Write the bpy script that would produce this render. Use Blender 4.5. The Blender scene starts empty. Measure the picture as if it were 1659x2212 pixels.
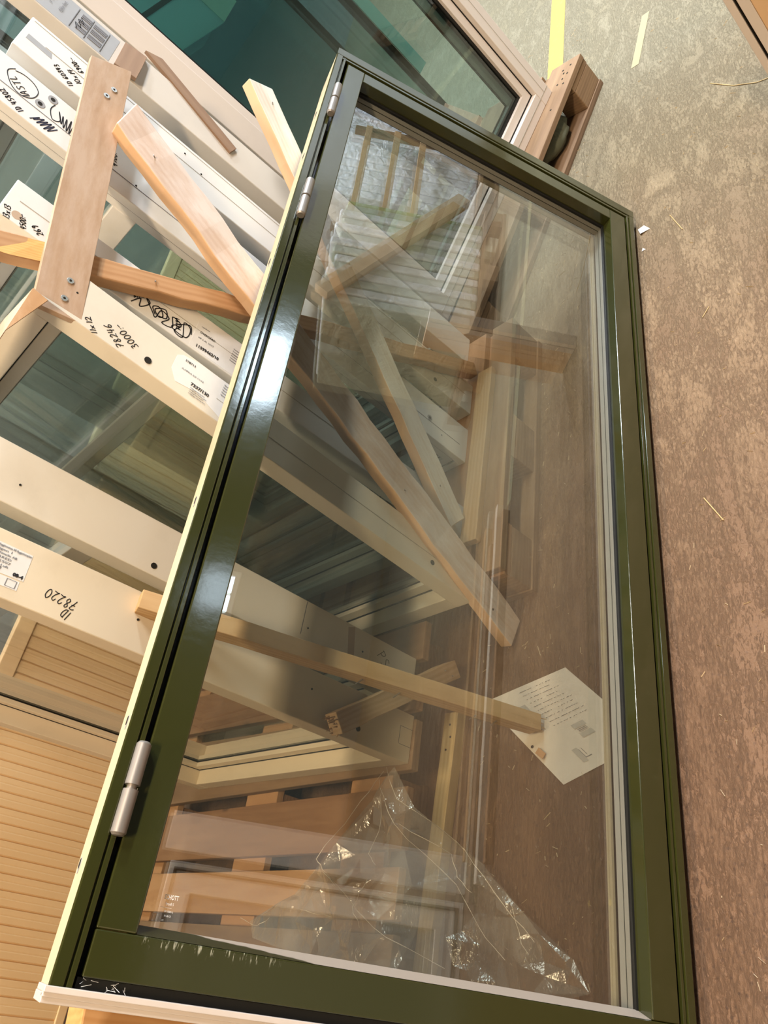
import bpy, bmesh, math, random
from mathutils import Vector, Matrix
random.seed(7)
S = bpy.context.scene
COL = S.collection
# ------------------------------------------------------------------ camera
cam = bpy.data.cameras.new('camera')
cam.sensor_fit = 'VERTICAL'; cam.sensor_height = 36.0
cam.lens = 1662.0 / 2212.0 * 36.0
cam.clip_start = 0.02; cam.clip_end = 100
camo = bpy.data.objects.new('camera', cam); COL.objects.link(camo)
R = ((0.12559332, -0.83219792, 0.54006753), (-0.68402, 0.32200, 0.65520), (-0.71900, -0.45200, -0.52900))
# orthonormal camera basis (world axes seen from the lens): x right, y down, z forward
U = Vector((0.12559332, -0.83219792, 0.54006753)).normalized()
WD = Vector((0.89478588, 0.33013054, 0.30061947)); WD = (WD - U * WD.dot(U)).normalized()
N0 = U.cross(WD); T18 = math.radians(18)
DN = WD * math.cos(T18) + N0 * math.sin(T18)
ZC = -DN; YC = ZC.cross(U)
M3 = Matrix((U, YC, ZC))
right, down, fwd = M3.col[0], M3.col[1], M3.col[2]
m = Matrix((right, -down, -fwd)).transposed().to_4x4()
m.translation = Vector((0, 0, 1.35))
camo.matrix_world = m
S.camera = camo
# ------------------------------------------------------------------ world, lights, exposure
S.view_settings.view_transform = 'Standard'; S.view_settings.look = 'None'
S.view_settings.gamma = 1.0; S.view_settings.use_curve_mapping = False
S.view_settings.exposure = 0.40
W = bpy.data.worlds.new('world'); S.world = W; W.use_nodes = True
W.node_tree.nodes['Background'].inputs[0].default_value = (0.55, 0.6, 0.62, 1)
W.node_tree.nodes['Background'].inputs[1].default_value = 0.3
S.cycles.max_bounces = 12; S.cycles.transparent_max_bounces = 40
S.cycles.glossy_bounces = 6; S.cycles.diffuse_bounces = 4
S.cycles.sample_clamp_indirect = 4.0
S.cycles.caustics_reflective = False; S.cycles.caustics_refractive = False

def area(name, loc, size, power, col, aim=None):
    l = bpy.data.lights.new(name, 'AREA'); l.shape = 'RECTANGLE'
    l.size, l.size_y = size; l.energy = power; l.color = col
    o = bpy.data.objects.new(name, l); COL.objects.link(o); o.location = loc
    d = (Vector(aim) - Vector(loc)) if aim else Vector((0, 0, -1))
    o.rotation_euler = d.to_track_quat('-Z', 'Y').to_euler()
    return o
CEIL = 4.6
LAMPS = [(-0.9, 1.4, 70, (1.0, 0.75, 0.48)), (-0.6, -0.75, 165, (1.0, 0.76, 0.50)), (2.6, -0.9, 120, (0.96, 0.95, 0.95)),
         (2.6, 2.4, 80, (0.95, 0.96, 0.95)), (4.8, 0.3, 170, (0.85, 0.93, 1.0)), (5.6, -0.9, 330, (0.80, 0.91, 1.0)), (3.7, 2.4, 95, (0.86, 0.95, 1.0))]  # final pair added to brighten the wrapped packs and the teal sheet
for i, (x, y, p, c) in enumerate(LAMPS):
    area('lamp_light', (x, y, CEIL - 0.17), (1.3, 0.26), p, c)

# ------------------------------------------------------------------ materials
def nmat(name):
    m = bpy.data.materials.new(name); m.use_nodes = True
    nt = m.node_tree; b = nt.nodes['Principled BSDF']
    return m, nt, b
def lk(nt, a, b): nt.links.new(a, b)
def N(nt, t, **k):
    n = nt.nodes.new(t)
    for a, v in k.items(): setattr(n, a, v)
    return n
def coords(nt, scale=(1, 1, 1), kind='Object', rot=(0, 0, 0)):
    tc = N(nt, 'ShaderNodeTexCoord'); mp = N(nt, 'ShaderNodeMapping')
    mp.inputs['Scale'].default_value = scale; mp.inputs['Rotation'].default_value = rot
    lk(nt, tc.outputs[kind], mp.inputs['Vector']); return mp.outputs['Vector']
def noise(nt, vec, scale, detail=4, rough=0.6, dist=0.0):
    n = N(nt, 'ShaderNodeTexNoise'); n.inputs['Scale'].default_value = scale
    n.inputs['Detail'].default_value = detail; n.inputs['Roughness'].default_value = rough
    n.inputs['Distortion'].default_value = dist
    lk(nt, vec, n.inputs['Vector']); return n.outputs['Fac']
def ramp(nt, fac, stops):
    r = N(nt, 'ShaderNodeValToRGB'); e = r.color_ramp.elements
    while len(e) > 1: e.remove(e[-1])
    e[0].position = stops[0][0]; e[0].color = (*stops[0][1], 1)
    for p, c in stops[1:]:
        q = e.new(p); q.color = (*c, 1)
    lk(nt, fac, r.inputs['Fac']); return r.outputs['Color']
def mix(nt, fac, a, b, mode='MIX'):
    n = N(nt, 'ShaderNodeMix', data_type='RGBA', blend_type=mode)
    if isinstance(fac, (int, float)): n.inputs[0].default_value = fac
    else: lk(nt, fac, n.inputs[0])
    for i, v in ((6, a), (7, b)):
        if isinstance(v, tuple): n.inputs[i].default_value = (*v, 1)
        else: lk(nt, v, n.inputs[i])
    return n.outputs[2]
def mathn(nt, op, a, b=0.0, c=None):
    n = N(nt, 'ShaderNodeMath', operation=op)
    for i, v in enumerate((a, b) if c is None else (a, b, c)):
        if isinstance(v, (int, float)): n.inputs[i].default_value = v
        else: lk(nt, v, n.inputs[i])
    return n.outputs[0]
def bump(nt, b, h, strength=0.3, dist=0.002):
    n = N(nt, 'ShaderNodeBump'); n.inputs['Strength'].default_value = strength
    n.inputs['Distance'].default_value = dist
    lk(nt, h, n.inputs['Height']); lk(nt, n.outputs[0], b.inputs['Normal'])
def grey(v): return (v, v, v)

def mk_paint(name, col, rough=0.4, dirt=0.25, dirtcol=None, spec=0.5, mscale=6):
    m, nt, b = nmat(name); v = coords(nt)
    n1 = noise(nt, v, mscale, 6, 0.65); n2 = noise(nt, v, 90, 3)
    dc = dirtcol or tuple(c * 0.72 for c in col)
    f = ramp(nt, n1, [(0.52, grey(0)), (0.80, grey(dirt))])
    c = mix(nt, f, col, dc)
    lk(nt, c, b.inputs['Base Color'])
    b.inputs['Roughness'].default_value = rough; b.inputs['Specular IOR Level'].default_value = spec
    bump(nt, b, n2, 0.06, 0.001)
    return m
def mk_wood(name, light, dark, rough=0.75, ring=9.0, blotch=None, bl=0.0, sx=1.2, sr=26):
    m, nt, b = nmat(name)
    v = coords(nt, (sx, sr, sr)); v0 = coords(nt, (2.2, 9, 9))
    n1 = noise(nt, v, 1.6, 6, 0.6, 0.6)
    w = N(nt, 'ShaderNodeTexWave', wave_type='BANDS', bands_direction='Z'); w.inputs['Scale'].default_value = ring / 3
    w.inputs['Distortion'].default_value = 7.0; w.inputs['Detail'].default_value = 3; w.inputs['Detail Scale'].default_value = 0.6
    lk(nt, v0, w.inputs['Vector'])
    g = mathn(nt, 'MULTIPLY', w.outputs['Fac'], 0.26)
    g = mathn(nt, 'ADD', g, mathn(nt, 'MULTIPLY', n1, 0.85))
    c = ramp(nt, g, [(0.25, light), (0.62, tuple(a * 0.55 + d * 0.45 for a, d in zip(light, dark))), (0.95, dark)])
    # knots
    vo = N(nt, 'ShaderNodeTexVoronoi'); vo.inputs['Scale'].default_value = 3.2
    lk(nt, coords(nt, (1.0, 2.2, 2.2)), vo.inputs['Vector'])
    k = ramp(nt, vo.outputs['Distance'], [(0.03, grey(1)), (0.075, grey(0.0))])
    c = mix(nt, mathn(nt, 'MULTIPLY', k, 0.75), c, tuple(x * 0.42 for x in dark))
    if blotch:
        n3 = noise(nt, coords(nt, (3, 12, 12)), 1.6, 6, 0.7)
        c = mix(nt, mathn(nt, 'MULTIPLY', ramp(nt, n3, [(0.42, grey(0)), (0.62, grey(1))]), bl), c, blotch)
    lk(nt, c, b.inputs['Base Color']); b.inputs['Roughness'].default_value = rough
    bump(nt, b, g, 0.25, 0.0012)
    return m
def mk_plain(name, col, rough=0.5, metal=0.0, spec=0.5, em=None):
    m, nt, b = nmat(name)
    n = noise(nt, coords(nt), 40, 3)
    c = mix(nt, n, tuple(x * 0.92 for x in col), tuple(min(1, x * 1.06) for x in col))
    lk(nt, c, b.inputs['Base Color']); b.inputs['Roughness'].default_value = rough
    b.inputs['Metallic'].default_value = metal; b.inputs['Specular IOR Level'].default_value = spec
    return m
def mk_glass(name, tint=(0.93, 0.97, 0.95), k=1.9, dirt=0.03, dirtcol=(0.6, 0.62, 0.6), rough=0.0):
    m = bpy.data.materials.new(name); m.use_nodes = True; nt = m.node_tree
    nt.nodes.clear(); out = N(nt, 'ShaderNodeOutputMaterial')
    tr = N(nt, 'ShaderNodeBsdfTransparent'); tr.inputs[0].default_value = (*tint, 1)
    gl = N(nt, 'ShaderNodeBsdfGlossy'); gl.inputs['Roughness'].default_value = rough
    gl.inputs['Color'].default_value = (1, 1, 1, 1)
    fr = N(nt, 'ShaderNodeFresnel'); fr.inputs['IOR'].default_value = 1.5
    ge = N(nt, 'ShaderNodeNewGeometry')
    front = mathn(nt, 'SUBTRACT', 1.0, ge.outputs['Backfacing'])
    f = mathn(nt, 'MULTIPLY', mathn(nt, 'MINIMUM', mathn(nt, 'MULTIPLY', fr.outputs[0], k), 0.96), front)
    clear = N(nt, 'ShaderNodeBsdfTransparent')
    tintsel = N(nt, 'ShaderNodeMixShader'); lk(nt, front, tintsel.inputs[0]); lk(nt, clear.outputs[0], tintsel.inputs[1]); lk(nt, tr.outputs[0], tintsel.inputs[2])
    df = N(nt, 'ShaderNodeBsdfDiffuse'); df.inputs[0].default_value = (*dirtcol, 1)
    n = noise(nt, coords(nt), 5, 8, 0.75)
    dd = mathn(nt, 'MULTIPLY', mathn(nt, 'MULTIPLY', ramp(nt, n, [(0.35, grey(0.35)), (0.75, grey(1))]), dirt), front)
    a = N(nt, 'ShaderNodeMixShader'); lk(nt, dd, a.inputs[0]); lk(nt, tintsel.outputs[0], a.inputs[1]); lk(nt, df.outputs[0], a.inputs[2])
    bmx = N(nt, 'ShaderNodeMixShader'); lk(nt, f, bmx.inputs[0]); lk(nt, a.outputs[0], bmx.inputs[1]); lk(nt, gl.outputs[0], bmx.inputs[2])
    lk(nt, bmx.outputs[0], out.inputs['Surface'])
    return m
MT = {}
MT['green'] = mk_paint('green_gloss_paint', (0.028, 0.030, 0.0065), 0.13, 0.25, (0.045, 0.042, 0.02), 0.5, 3)
nt = MT['green'].node_tree; b = nt.nodes['Principled BSDF']
b.inputs['Coat Weight'].default_value = 0.8; b.inputs['Coat Roughness'].default_value = 0.08
bump(nt, b, noise(nt, coords(nt, (1, 1, 1)), 55, 3), 0.22, 0.0008)
MT['cream_wood'] = mk_paint('cream_primed_edge', (0.52, 0.43, 0.28), 0.6, 0.6, (0.34, 0.28, 0.18), 0.3, 14)
MT['white'] = mk_paint('white_frame_paint', (0.74, 0.73, 0.71), 0.38, 0.3, (0.55, 0.52, 0.46), 0.5, 9)
MT['palepink'] = mk_paint('pale_pinkish_frame_paint', (0.70, 0.64, 0.60), 0.4, 0.2, None, 0.45, 9)
MT['cream'] = mk_paint('cream_frame_paint', (0.73, 0.63, 0.48), 0.42, 0.35, (0.5, 0.42, 0.3), 0.45, 9)
MT['offwhite'] = mk_paint('offwhite_frame_paint', (0.72, 0.66, 0.56), 0.4, 0.3, (0.5, 0.45, 0.36), 0.45, 9)
MT['greybeige'] = mk_paint('grey_beige_frame_paint', (0.60, 0.55, 0.49), 0.42, 0.25, None, 0.45, 9)
MT['pine'] = mk_wood('pale_pine', (0.54, 0.37, 0.21), (0.40, 0.235, 0.10))
MT['orange_pine'] = mk_wood('orange_pine', (0.54, 0.32, 0.165), (0.40, 0.20, 0.085))
MT['yellow_pine'] = mk_wood('yellow_pine', (0.60, 0.45, 0.23), (0.40, 0.25, 0.10))
MT['washed'] = mk_wood('whitewashed_pine', (0.62, 0.50, 0.43), (0.52, 0.38, 0.30), 0.8, 9, (0.70, 0.63, 0.60), 0.9)
MT['whitebrace'] = mk_wood('limed_pine', (0.76, 0.70, 0.62), (0.64, 0.54, 0.44), 0.8, 9, (0.82, 0.79, 0.75), 0.8)
MT['pallet'] = mk_wood('pallet_wood', (0.30, 0.19, 0.105), (0.17, 0.10, 0.05), 0.8, 9, (0.20, 0.12, 0.08), 0.35)
MT['pallet_new'] = mk_wood('fresh_pallet_wood', (0.34, 0.19, 0.10), (0.20, 0.095, 0.042), 0.75)
MT['darkwood'] = mk_wood('damp_pallet_wood', (0.27, 0.17, 0.10), (0.12, 0.07, 0.04), 0.85)
MT['ply'] = mk_wood('birch_plywood', (0.46, 0.31, 0.20), (0.38, 0.24, 0.145), 0.6, 5, (0.52, 0.385, 0.29), 0.8, 2.0, 9)
MT['side_pine'] = mk_wood('fresh_sawn_side', (0.70, 0.48, 0.31), (0.62, 0.38, 0.21), 0.8)
MT['stick_pine'] = mk_wood('knotty_stick_pine', (0.58, 0.40, 0.21), (0.40, 0.23, 0.09))
MT['block_pine'] = mk_wood('bright_orange_pine', (0.60, 0.31, 0.11), (0.44, 0.18, 0.045))
MT['seam'] = mk_plain('shallow_seam', (0.42, 0.39, 0.34), 0.6)
MT['brownply'] = mk_wood('brown_plywood', (0.30, 0.19, 0.12), (0.22, 0.13, 0.08), 0.7, 5)
MT['endgrain'] = mk_wood('sawn_end', (0.75, 0.46, 0.17), (0.6, 0.32, 0.10), 0.9, 20, None, 0, 20, 20)
MT['black'] = mk_plain('black_rubber', (0.010, 0.010, 0.009), 0.5, 0, 0.3)
MT['dark'] = mk_plain('dark_gap', (0.02, 0.018, 0.014), 0.8, 0, 0.2)
MT['alu'] = mk_plain('anodised_aluminium', (0.62, 0.55, 0.50), 0.5, 0.15)
MT['spacer'] = mk_plain('aluminium_spacer', (0.46, 0.43, 0.39), 0.5, 0.1)
MT['steel'] = mk_plain('hinge_steel', (0.30, 0.275, 0.255), 0.42, 0.6)
MT['zinc'] = mk_plain('zinc_screw', (0.75, 0.77, 0.78), 0.25, 0.9)
MT['plug'] = mk_plain('grey_plug', (0.30, 0.30, 0.31), 0.6)
MT['ink'] = mk_plain('black_ink', (0.012, 0.012, 0.016), 0.6)
MT['blueink'] = mk_plain('blue_black_ink', (0.02, 0.02, 0.05), 0.6)
MT['greyink'] = mk_plain('grey_print', (0.20, 0.20, 0.22), 0.6)
MT['label'] = mk_plain('label_paper', (0.76, 0.75, 0.74), 0.6)
MT['greylabel'] = mk_plain('wrapped_label', (0.36, 0.37, 0.39), 0.5)
MT['paper'] = mk_plain('printed_paper', (0.74, 0.67, 0.60), 0.7)
MT['tape'] = mk_plain('brown_tape', (0.48, 0.36, 0.26), 0.5)
MT['whiteprint'] = mk_plain('white_etching', (0.85, 0.85, 0.85), 0.5)
MT['radiator'] = mk_paint('beige_enamel', (0.80, 0.60, 0.36), 0.45, 0.3, (0.66, 0.48, 0.27), 0.4, 5)
MT['teal'] = mk_plain('teal_wrap', (0.66, 0.92, 0.92), 0.5)
m_, nt_, b_1 = nmat('translucent_teal_sheet'); o_1 = nt_.nodes['Material Output']; tl_ = N(nt_, 'ShaderNodeBsdfTranslucent'); tl_.inputs[0].default_value = (0.62, 0.95, 0.95, 1)
b_1.inputs['Base Color'].default_value = (0.6, 0.9, 0.9, 1); mx_ = N(nt_, 'ShaderNodeMixShader'); mx_.inputs[0].default_value = 0.65
lk(nt_, b_1.outputs[0], mx_.inputs[1]); lk(nt_, tl_.outputs[0], mx_.inputs[2]); lk(nt_, mx_.outputs[0], o_1.inputs['Surface']); MT['sheet'] = m_
MT['mint'] = mk_plain('mint_sheet', (0.40, 0.72, 0.62), 0.4)
MT['glass'] = mk_glass('door_glass', (0.82, 0.835, 0.80), 2.5, 0.014, (0.5, 0.48, 0.42))
MT['wglass'] = mk_glass('window_glass', (0.84, 0.88, 0.86), 2.4, 0.02, (0.35, 0.40, 0.37))
MT['tglass'] = mk_glass('teal_tinted_glass', (0.60, 0.71, 0.70), 1.7, 0.012, (0.20, 0.28, 0.29))
# thin plastic film
m = bpy.data.materials.new('clear_film'); m.use_nodes = True; nt = m.node_tree; nt.nodes.clear()
out = N(nt, 'ShaderNodeOutputMaterial'); tr = N(nt, 'ShaderNodeBsdfTransparent'); tr.inputs[0].default_value = (0.93, 0.93, 0.92, 1)
gl = N(nt, 'ShaderNodeBsdfGlossy'); gl.inputs['Roughness'].default_value = 0.20
df = N(nt, 'ShaderNodeBsdfDiffuse'); df.inputs[0].default_value = (0.72, 0.66, 0.58, 1)
lw = N(nt, 'ShaderNodeLayerWeight'); lw.inputs[0].default_value = 0.45
n = noise(nt, coords(nt), 14, 5)
f1 = mathn(nt, 'ADD', mathn(nt, 'MULTIPLY', lw.outputs['Facing'], 0.5), 0.08)
a1 = N(nt, 'ShaderNodeMixShader'); lk(nt, mathn(nt, 'MULTIPLY', n, 0.40), a1.inputs[0]); lk(nt, tr.outputs[0], a1.inputs[1]); lk(nt, df.outputs[0], a1.inputs[2])
a2 = N(nt, 'ShaderNodeMixShader'); lk(nt, f1, a2.inputs[0]); lk(nt, a1.outputs[0], a2.inputs[1]); lk(nt, gl.outputs[0], a2.inputs[2])
bp = N(nt, 'ShaderNodeBump'); bp.inputs['Strength'].default_value = 0.5; bp.inputs['Distance'].default_value = 0.01
lk(nt, noise(nt, coords(nt), 22, 4), bp.inputs['Height']); lk(nt, bp.outputs[0], gl.inputs['Normal'])
lk(nt, a2.outputs[0], out.inputs['Surface']); MT['film'] = m
# knotty white paint for the near top of one frame handled by a decal; peeling strip of the door's near bead
m, nt, b = nmat('torn_paint_bead'); v = coords(nt)
sp = N(nt, 'ShaderNodeSeparateXYZ'); lk(nt, v, sp.inputs[0])
nn = noise(nt, v, 9, 4)
mm = mathn(nt, 'ADD', mathn(nt, 'MULTIPLY', sp.outputs['X'], 1.0), mathn(nt, 'MULTIPLY', nn, 0.012))
mm = mathn(nt, 'ADD', mm, mathn(nt, 'MINIMUM', mathn(nt, 'MULTIPLY', mathn(nt, 'SUBTRACT', 0.70, sp.outputs['Z']), 0.07), 0.006))
mm = mathn(nt, 'ADD', mm, -0.0055)
f = ramp(nt, mathn(nt, 'MULTIPLY', mm, 10.0), [(0.436, grey(0)), (0.446, grey(1))])
lk(nt, mix(nt, f, (0.031, 0.028, 0.007), (0.44, 0.36, 0.29)), b.inputs['Base Color']); b.inputs['Roughness'].default_value = 0.45
MT['bead'] = m
# green paint of the near rail with scraped white flecks
m, nt, b = nmat('scraped_green_paint'); v = coords(nt)
sp = N(nt, 'ShaderNodeSeparateXYZ'); lk(nt, v, sp.inputs[0])
fl = noise(nt, coords(nt, (1, 1, 6)), 38, 3, 0.7)
band = ramp(nt, sp.outputs['X'], [(0.027, grey(0)), (0.033, grey(1)), (0.038, grey(0.6))])
zb = ramp(nt, sp.outputs['Z'], [(0.66, grey(0)), (0.70, grey(1)), (0.84, grey(1)), (0.86, grey(0))])
sc = mathn(nt, 'MULTIPLY', mathn(nt, 'MULTIPLY', band, zb), ramp(nt, fl, [(0.57, grey(0)), (0.63, grey(0.9))]))
lk(nt, mix(nt, sc, (0.028, 0.030, 0.0065), (0.42, 0.42, 0.32)), b.inputs['Base Color']); b.inputs['Roughness'].default_value = 0.16
b.inputs['Coat Weight'].default_value = 0.3; b.inputs['Coat Roughness'].default_value = 0.1
bump(nt, b, noise(nt, v, 50, 3), 0.25, 0.0008)
MT['green_scraped'] = m
# concrete floor
m, nt, b = nmat('worn_concrete'); v = coords(nt)
sp = N(nt, 'ShaderNodeSeparateXYZ'); lk(nt, v, sp.inputs[0])
nA = noise(nt, v, 0.9, 6, 0.6); nB = noise(nt, coords(nt, (5, 11, 1), rot=(0, 0, -0.45)), 1.0, 8, 0.7, 0.6); nC = noise(nt, v, 60, 6, 0.75)
nD = noise(nt, coords(nt, (60, 150, 1), rot=(0, 0, -0.45)), 1.0, 6, 0.75, 0.9)
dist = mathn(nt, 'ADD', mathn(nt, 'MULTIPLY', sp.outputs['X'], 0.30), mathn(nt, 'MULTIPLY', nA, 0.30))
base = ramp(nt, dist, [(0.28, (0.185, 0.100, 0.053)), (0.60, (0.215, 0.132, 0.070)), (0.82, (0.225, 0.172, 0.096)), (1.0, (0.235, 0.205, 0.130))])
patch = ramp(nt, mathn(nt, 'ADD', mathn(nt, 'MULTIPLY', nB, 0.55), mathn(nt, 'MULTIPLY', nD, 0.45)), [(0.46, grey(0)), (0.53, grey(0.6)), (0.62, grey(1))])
scuffed = ramp(nt, dist, [(0.30, (0.30, 0.180, 0.105)), (0.60, (0.42, 0.290, 0.170)), (0.82, (0.37, 0.295, 0.180)), (1.0, (0.32, 0.285, 0.195))])  # paler scuffed coating of the worn patches
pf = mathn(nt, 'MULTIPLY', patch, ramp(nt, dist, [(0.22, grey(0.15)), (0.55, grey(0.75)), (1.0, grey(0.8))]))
c = mix(nt, pf, base, scuffed)
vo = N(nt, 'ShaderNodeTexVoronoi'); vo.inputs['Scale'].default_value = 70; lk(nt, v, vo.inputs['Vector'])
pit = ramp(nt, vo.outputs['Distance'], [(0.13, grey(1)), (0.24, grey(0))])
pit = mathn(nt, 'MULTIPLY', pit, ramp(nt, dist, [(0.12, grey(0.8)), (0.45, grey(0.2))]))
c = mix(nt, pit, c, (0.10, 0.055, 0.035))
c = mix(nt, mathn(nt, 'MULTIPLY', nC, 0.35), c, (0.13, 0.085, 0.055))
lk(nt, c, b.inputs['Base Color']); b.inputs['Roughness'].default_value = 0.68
hh = mathn(nt, 'ADD', mathn(nt, 'MULTIPLY', patch, 0.5), nC)
bump(nt, b, hh, 0.9, 0.005)
MT['floor'] = m
m, nt, b = nmat('worn_yellow_paint'); v = coords(nt)
f = ramp(nt, noise(nt, v, 22, 7, 0.75), [(0.30, grey(0)), (0.42, grey(1))])
lk(nt, mix(nt, f, (0.30, 0.26, 0.15), (0.44, 0.32, 0.08)), b.inputs['Base Color']); b.inputs['Roughness'].default_value = 0.6
MT['yellow'] = m
m, nt, b = nmat('faded_yellow_paint'); v = coords(nt)
f = ramp(nt, noise(nt, v, 18, 7, 0.75), [(0.40, grey(0)), (0.66, grey(0.6))])
lk(nt, mix(nt, f, (0.28, 0.25, 0.16), (0.38, 0.33, 0.15)), b.inputs['Base Color']); b.inputs['Roughness'].default_value = 0.6
MT['yellow2'] = m
MT['wall'] = mk_paint('grey_plaster', (0.24, 0.25, 0.24), 0.8, 0.4, None, 0.2, 2)
MT['steelgrey'] = mk_paint('dark_sheet_wall', (0.10, 0.13, 0.13), 0.7, 0.3, None, 0.2, 2)
MT['ceil'] = mk_paint('ceiling_sheet', (0.20, 0.20, 0.19), 0.8, 0.2, None, 0.2, 2)
def mk_emit(name, col, s):
    m, nt, b = nmat(name); b.inputs['Base Color'].default_value = (0.8, 0.8, 0.8, 1)
    b.inputs['Emission Color'].default_value = (*col, 1); b.inputs['Emission Strength'].default_value = s
    return m
MT['lampwarm'] = mk_emit('warm_tube', (1.0, 0.82, 0.6), 12)
MT['lampcool'] = mk_emit('cool_tube', (0.92, 0.97, 1.0), 12)
MT['sky'] = mk_emit('daylight_pane', (0.70, 0.87, 1.0), 26); MT['sky2'] = mk_emit('dim_daylight_pane', (0.70, 0.87, 1.0), 8)

# ------------------------------------------------------------------ mesh helpers
class MB:
    def __init__(s): s.v = []; s.f = []; s.m = []
    def add(s, vs, fs, mi=0):
        o = len(s.v); s.v += [tuple(p) for p in vs]; s.f += [tuple(o + i for i in f) for f in fs]; s.m += [mi] * len(fs)
    def box(s, x0, x1, y0, y1, z0, z1, mi=0):
        s.add([(x0, y0, z0), (x1, y0, z0), (x1, y1, z0), (x0, y1, z0), (x0, y0, z1), (x1, y0, z1), (x1, y1, z1), (x0, y1, z1)],
              [(0, 3, 2, 1), (4, 5, 6, 7), (0, 1, 5, 4), (1, 2, 6, 5), (2, 3, 7, 6), (3, 0, 4, 7)], mi)
    def ring_x(s, x0, x1, y0, y1, z0, z1, w, mi=0):
        # mitred rectangular ring in the YZ plane, thickness x0..x1
        o = [(y0, z0), (y1, z0), (y1, z1), (y0, z1)]; i = [(y0 + w, z0 + w), (y1 - w, z0 + w), (y1 - w, z1 - w), (y0 + w, z1 - w)]
        s._ring(o, i, lambda p, t: (x0 if t == 0 else x1, p[0], p[1]), mi)
    def ring_y(s, y0, y1, x0, x1, z0, z1, w, mi=0):
        o = [(x0, z0), (x1, z0), (x1, z1), (x0, z1)]; i = [(x0 + w, z0 + w), (x1 - w, z0 + w), (x1 - w, z1 - w), (x0 + w, z1 - w)]
        s._ring(o, i, lambda p, t: (p[0], y0 if t == 0 else y1, p[1]), mi)
    def _ring(s, o, i, f, mi):
        vs = [f(p, 0) for p in o + i] + [f(p, 1) for p in o + i]; fs = []
        for k in range(4):
            j = (k + 1) % 4
            fs += [(k, j, 4 + j, 4 + k), (8 + k, 12 + k, 12 + j, 8 + j), (k, 8 + k, 8 + j, j), (4 + k, 4 + j, 12 + j, 12 + k)]
        s.add(vs, fs, mi)
    def cyl(s, p0, p1, r, n=14, mi=0, r1=None):
        p0 = Vector(p0); p1 = Vector(p1); a = (p1 - p0).normalized()
        u = a.orthogonal().normalized(); w = a.cross(u); r1 = r if r1 is None else r1
        vs = []
        for q, rr in ((p0, r), (p1, r1)):
            for k in range(n):
                t = 2 * math.pi * k / n; vs.append(q + u * rr * math.cos(t) + w * rr * math.sin(t))
        fs = [tuple(range(n - 1, -1, -1)), tuple(range(n, 2 * n))]
        fs += [(k, (k + 1) % n, n + (k + 1) % n, n + k) for k in range(n)]
        s.add(vs, fs, mi)
    def mesh(s, name, mats):
        me = bpy.data.meshes.new(name); me.from_pydata(s.v, [], s.f); me.update()
        for mm in (mats if isinstance(mats, (list, tuple)) else [mats]): me.materials.append(mm)
        if any(s.m):
            me.polygons.foreach_set('material_index', s.m)
        bm = bmesh.new(); bm.from_mesh(me); bmesh.ops.recalc_face_normals(bm, faces=bm.faces); bm.to_mesh(me); bm.free()
        return me
    def build(s, name, mats, parent=None, bevel=0.0, smooth=False, seg=2):
        o = bpy.data.objects.new(name, s.mesh(name, mats)); COL.objects.link(o)
        if parent: o.parent = parent
        if bevel:
            md = o.modifiers.new('bevel', 'BEVEL'); md.width = bevel; md.segments = seg; md.limit_method = 'ANGLE'
        if smooth:
            for p in o.data.polygons: p.use_smooth = True
            md = o.modifiers.new('es', 'EDGE_SPLIT'); md.split_angle = math.radians(40)
        return o
def tag(o, label=None, cat=None, group=None, kind=None):
    if label: o['label'] = label
    if cat: o['category'] = cat
    if group: o['group'] = group
    if kind: o['kind'] = kind
    return o
def empty(name, label, cat, loc=(0, 0, 0), mat=None, group=None):
    o = bpy.data.objects.new(name, None); COL.objects.link(o); o.empty_display_size = 0.05
    if mat is not None: o.matrix_world = mat
    else: o.location = loc
    return tag(o, label, cat, group)
def axes(origin, x, y, z):
    x, y, z = Vector(x).normalized(), Vector(y).normalized(), Vector(z).normalized()
    mm = Matrix((x, y, z)).transposed().to_4x4(); mm.translation = Vector(origin); return mm
def text(name, s, parent, a, b, size, mat, n, off=0.0006, bold=0.0, shear=0.0, axisfn=None):
    """Flat lettering in the parent's space: baseline runs from a towards b, facing n."""
    c = bpy.data.curves.new(name, 'FONT'); c.body = s; c.size = size; c.resolution_u = 2; c.extrude = 0.00012; c.offset = bold; c.shear = shear
    t = bpy.data.objects.new(name, c); COL.objects.link(t)
    bpy.context.view_layer.update()
    dg = bpy.context.evaluated_depsgraph_get(); me = bpy.data.meshes.new_from_object(t.evaluated_get(dg))
    bpy.data.objects.remove(t); me.name = name
    o = bpy.data.objects.new(name, me); COL.objects.link(o); me.materials.clear(); me.materials.append(mat)
    a = Vector(a); b = Vector(b); n = Vector(n).normalized(); r = (b - a).normalized(); u = n.cross(r)
    w = max(v.co.x for v in me.vertices) if len(me.vertices) else 1
    k = (b - a).length / w
    mm = axes(a + n * off, r, u, n) @ Matrix.Diagonal((k, 1, 1, 1))
    o.parent = parent; o.matrix_local = mm
    return o
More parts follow.
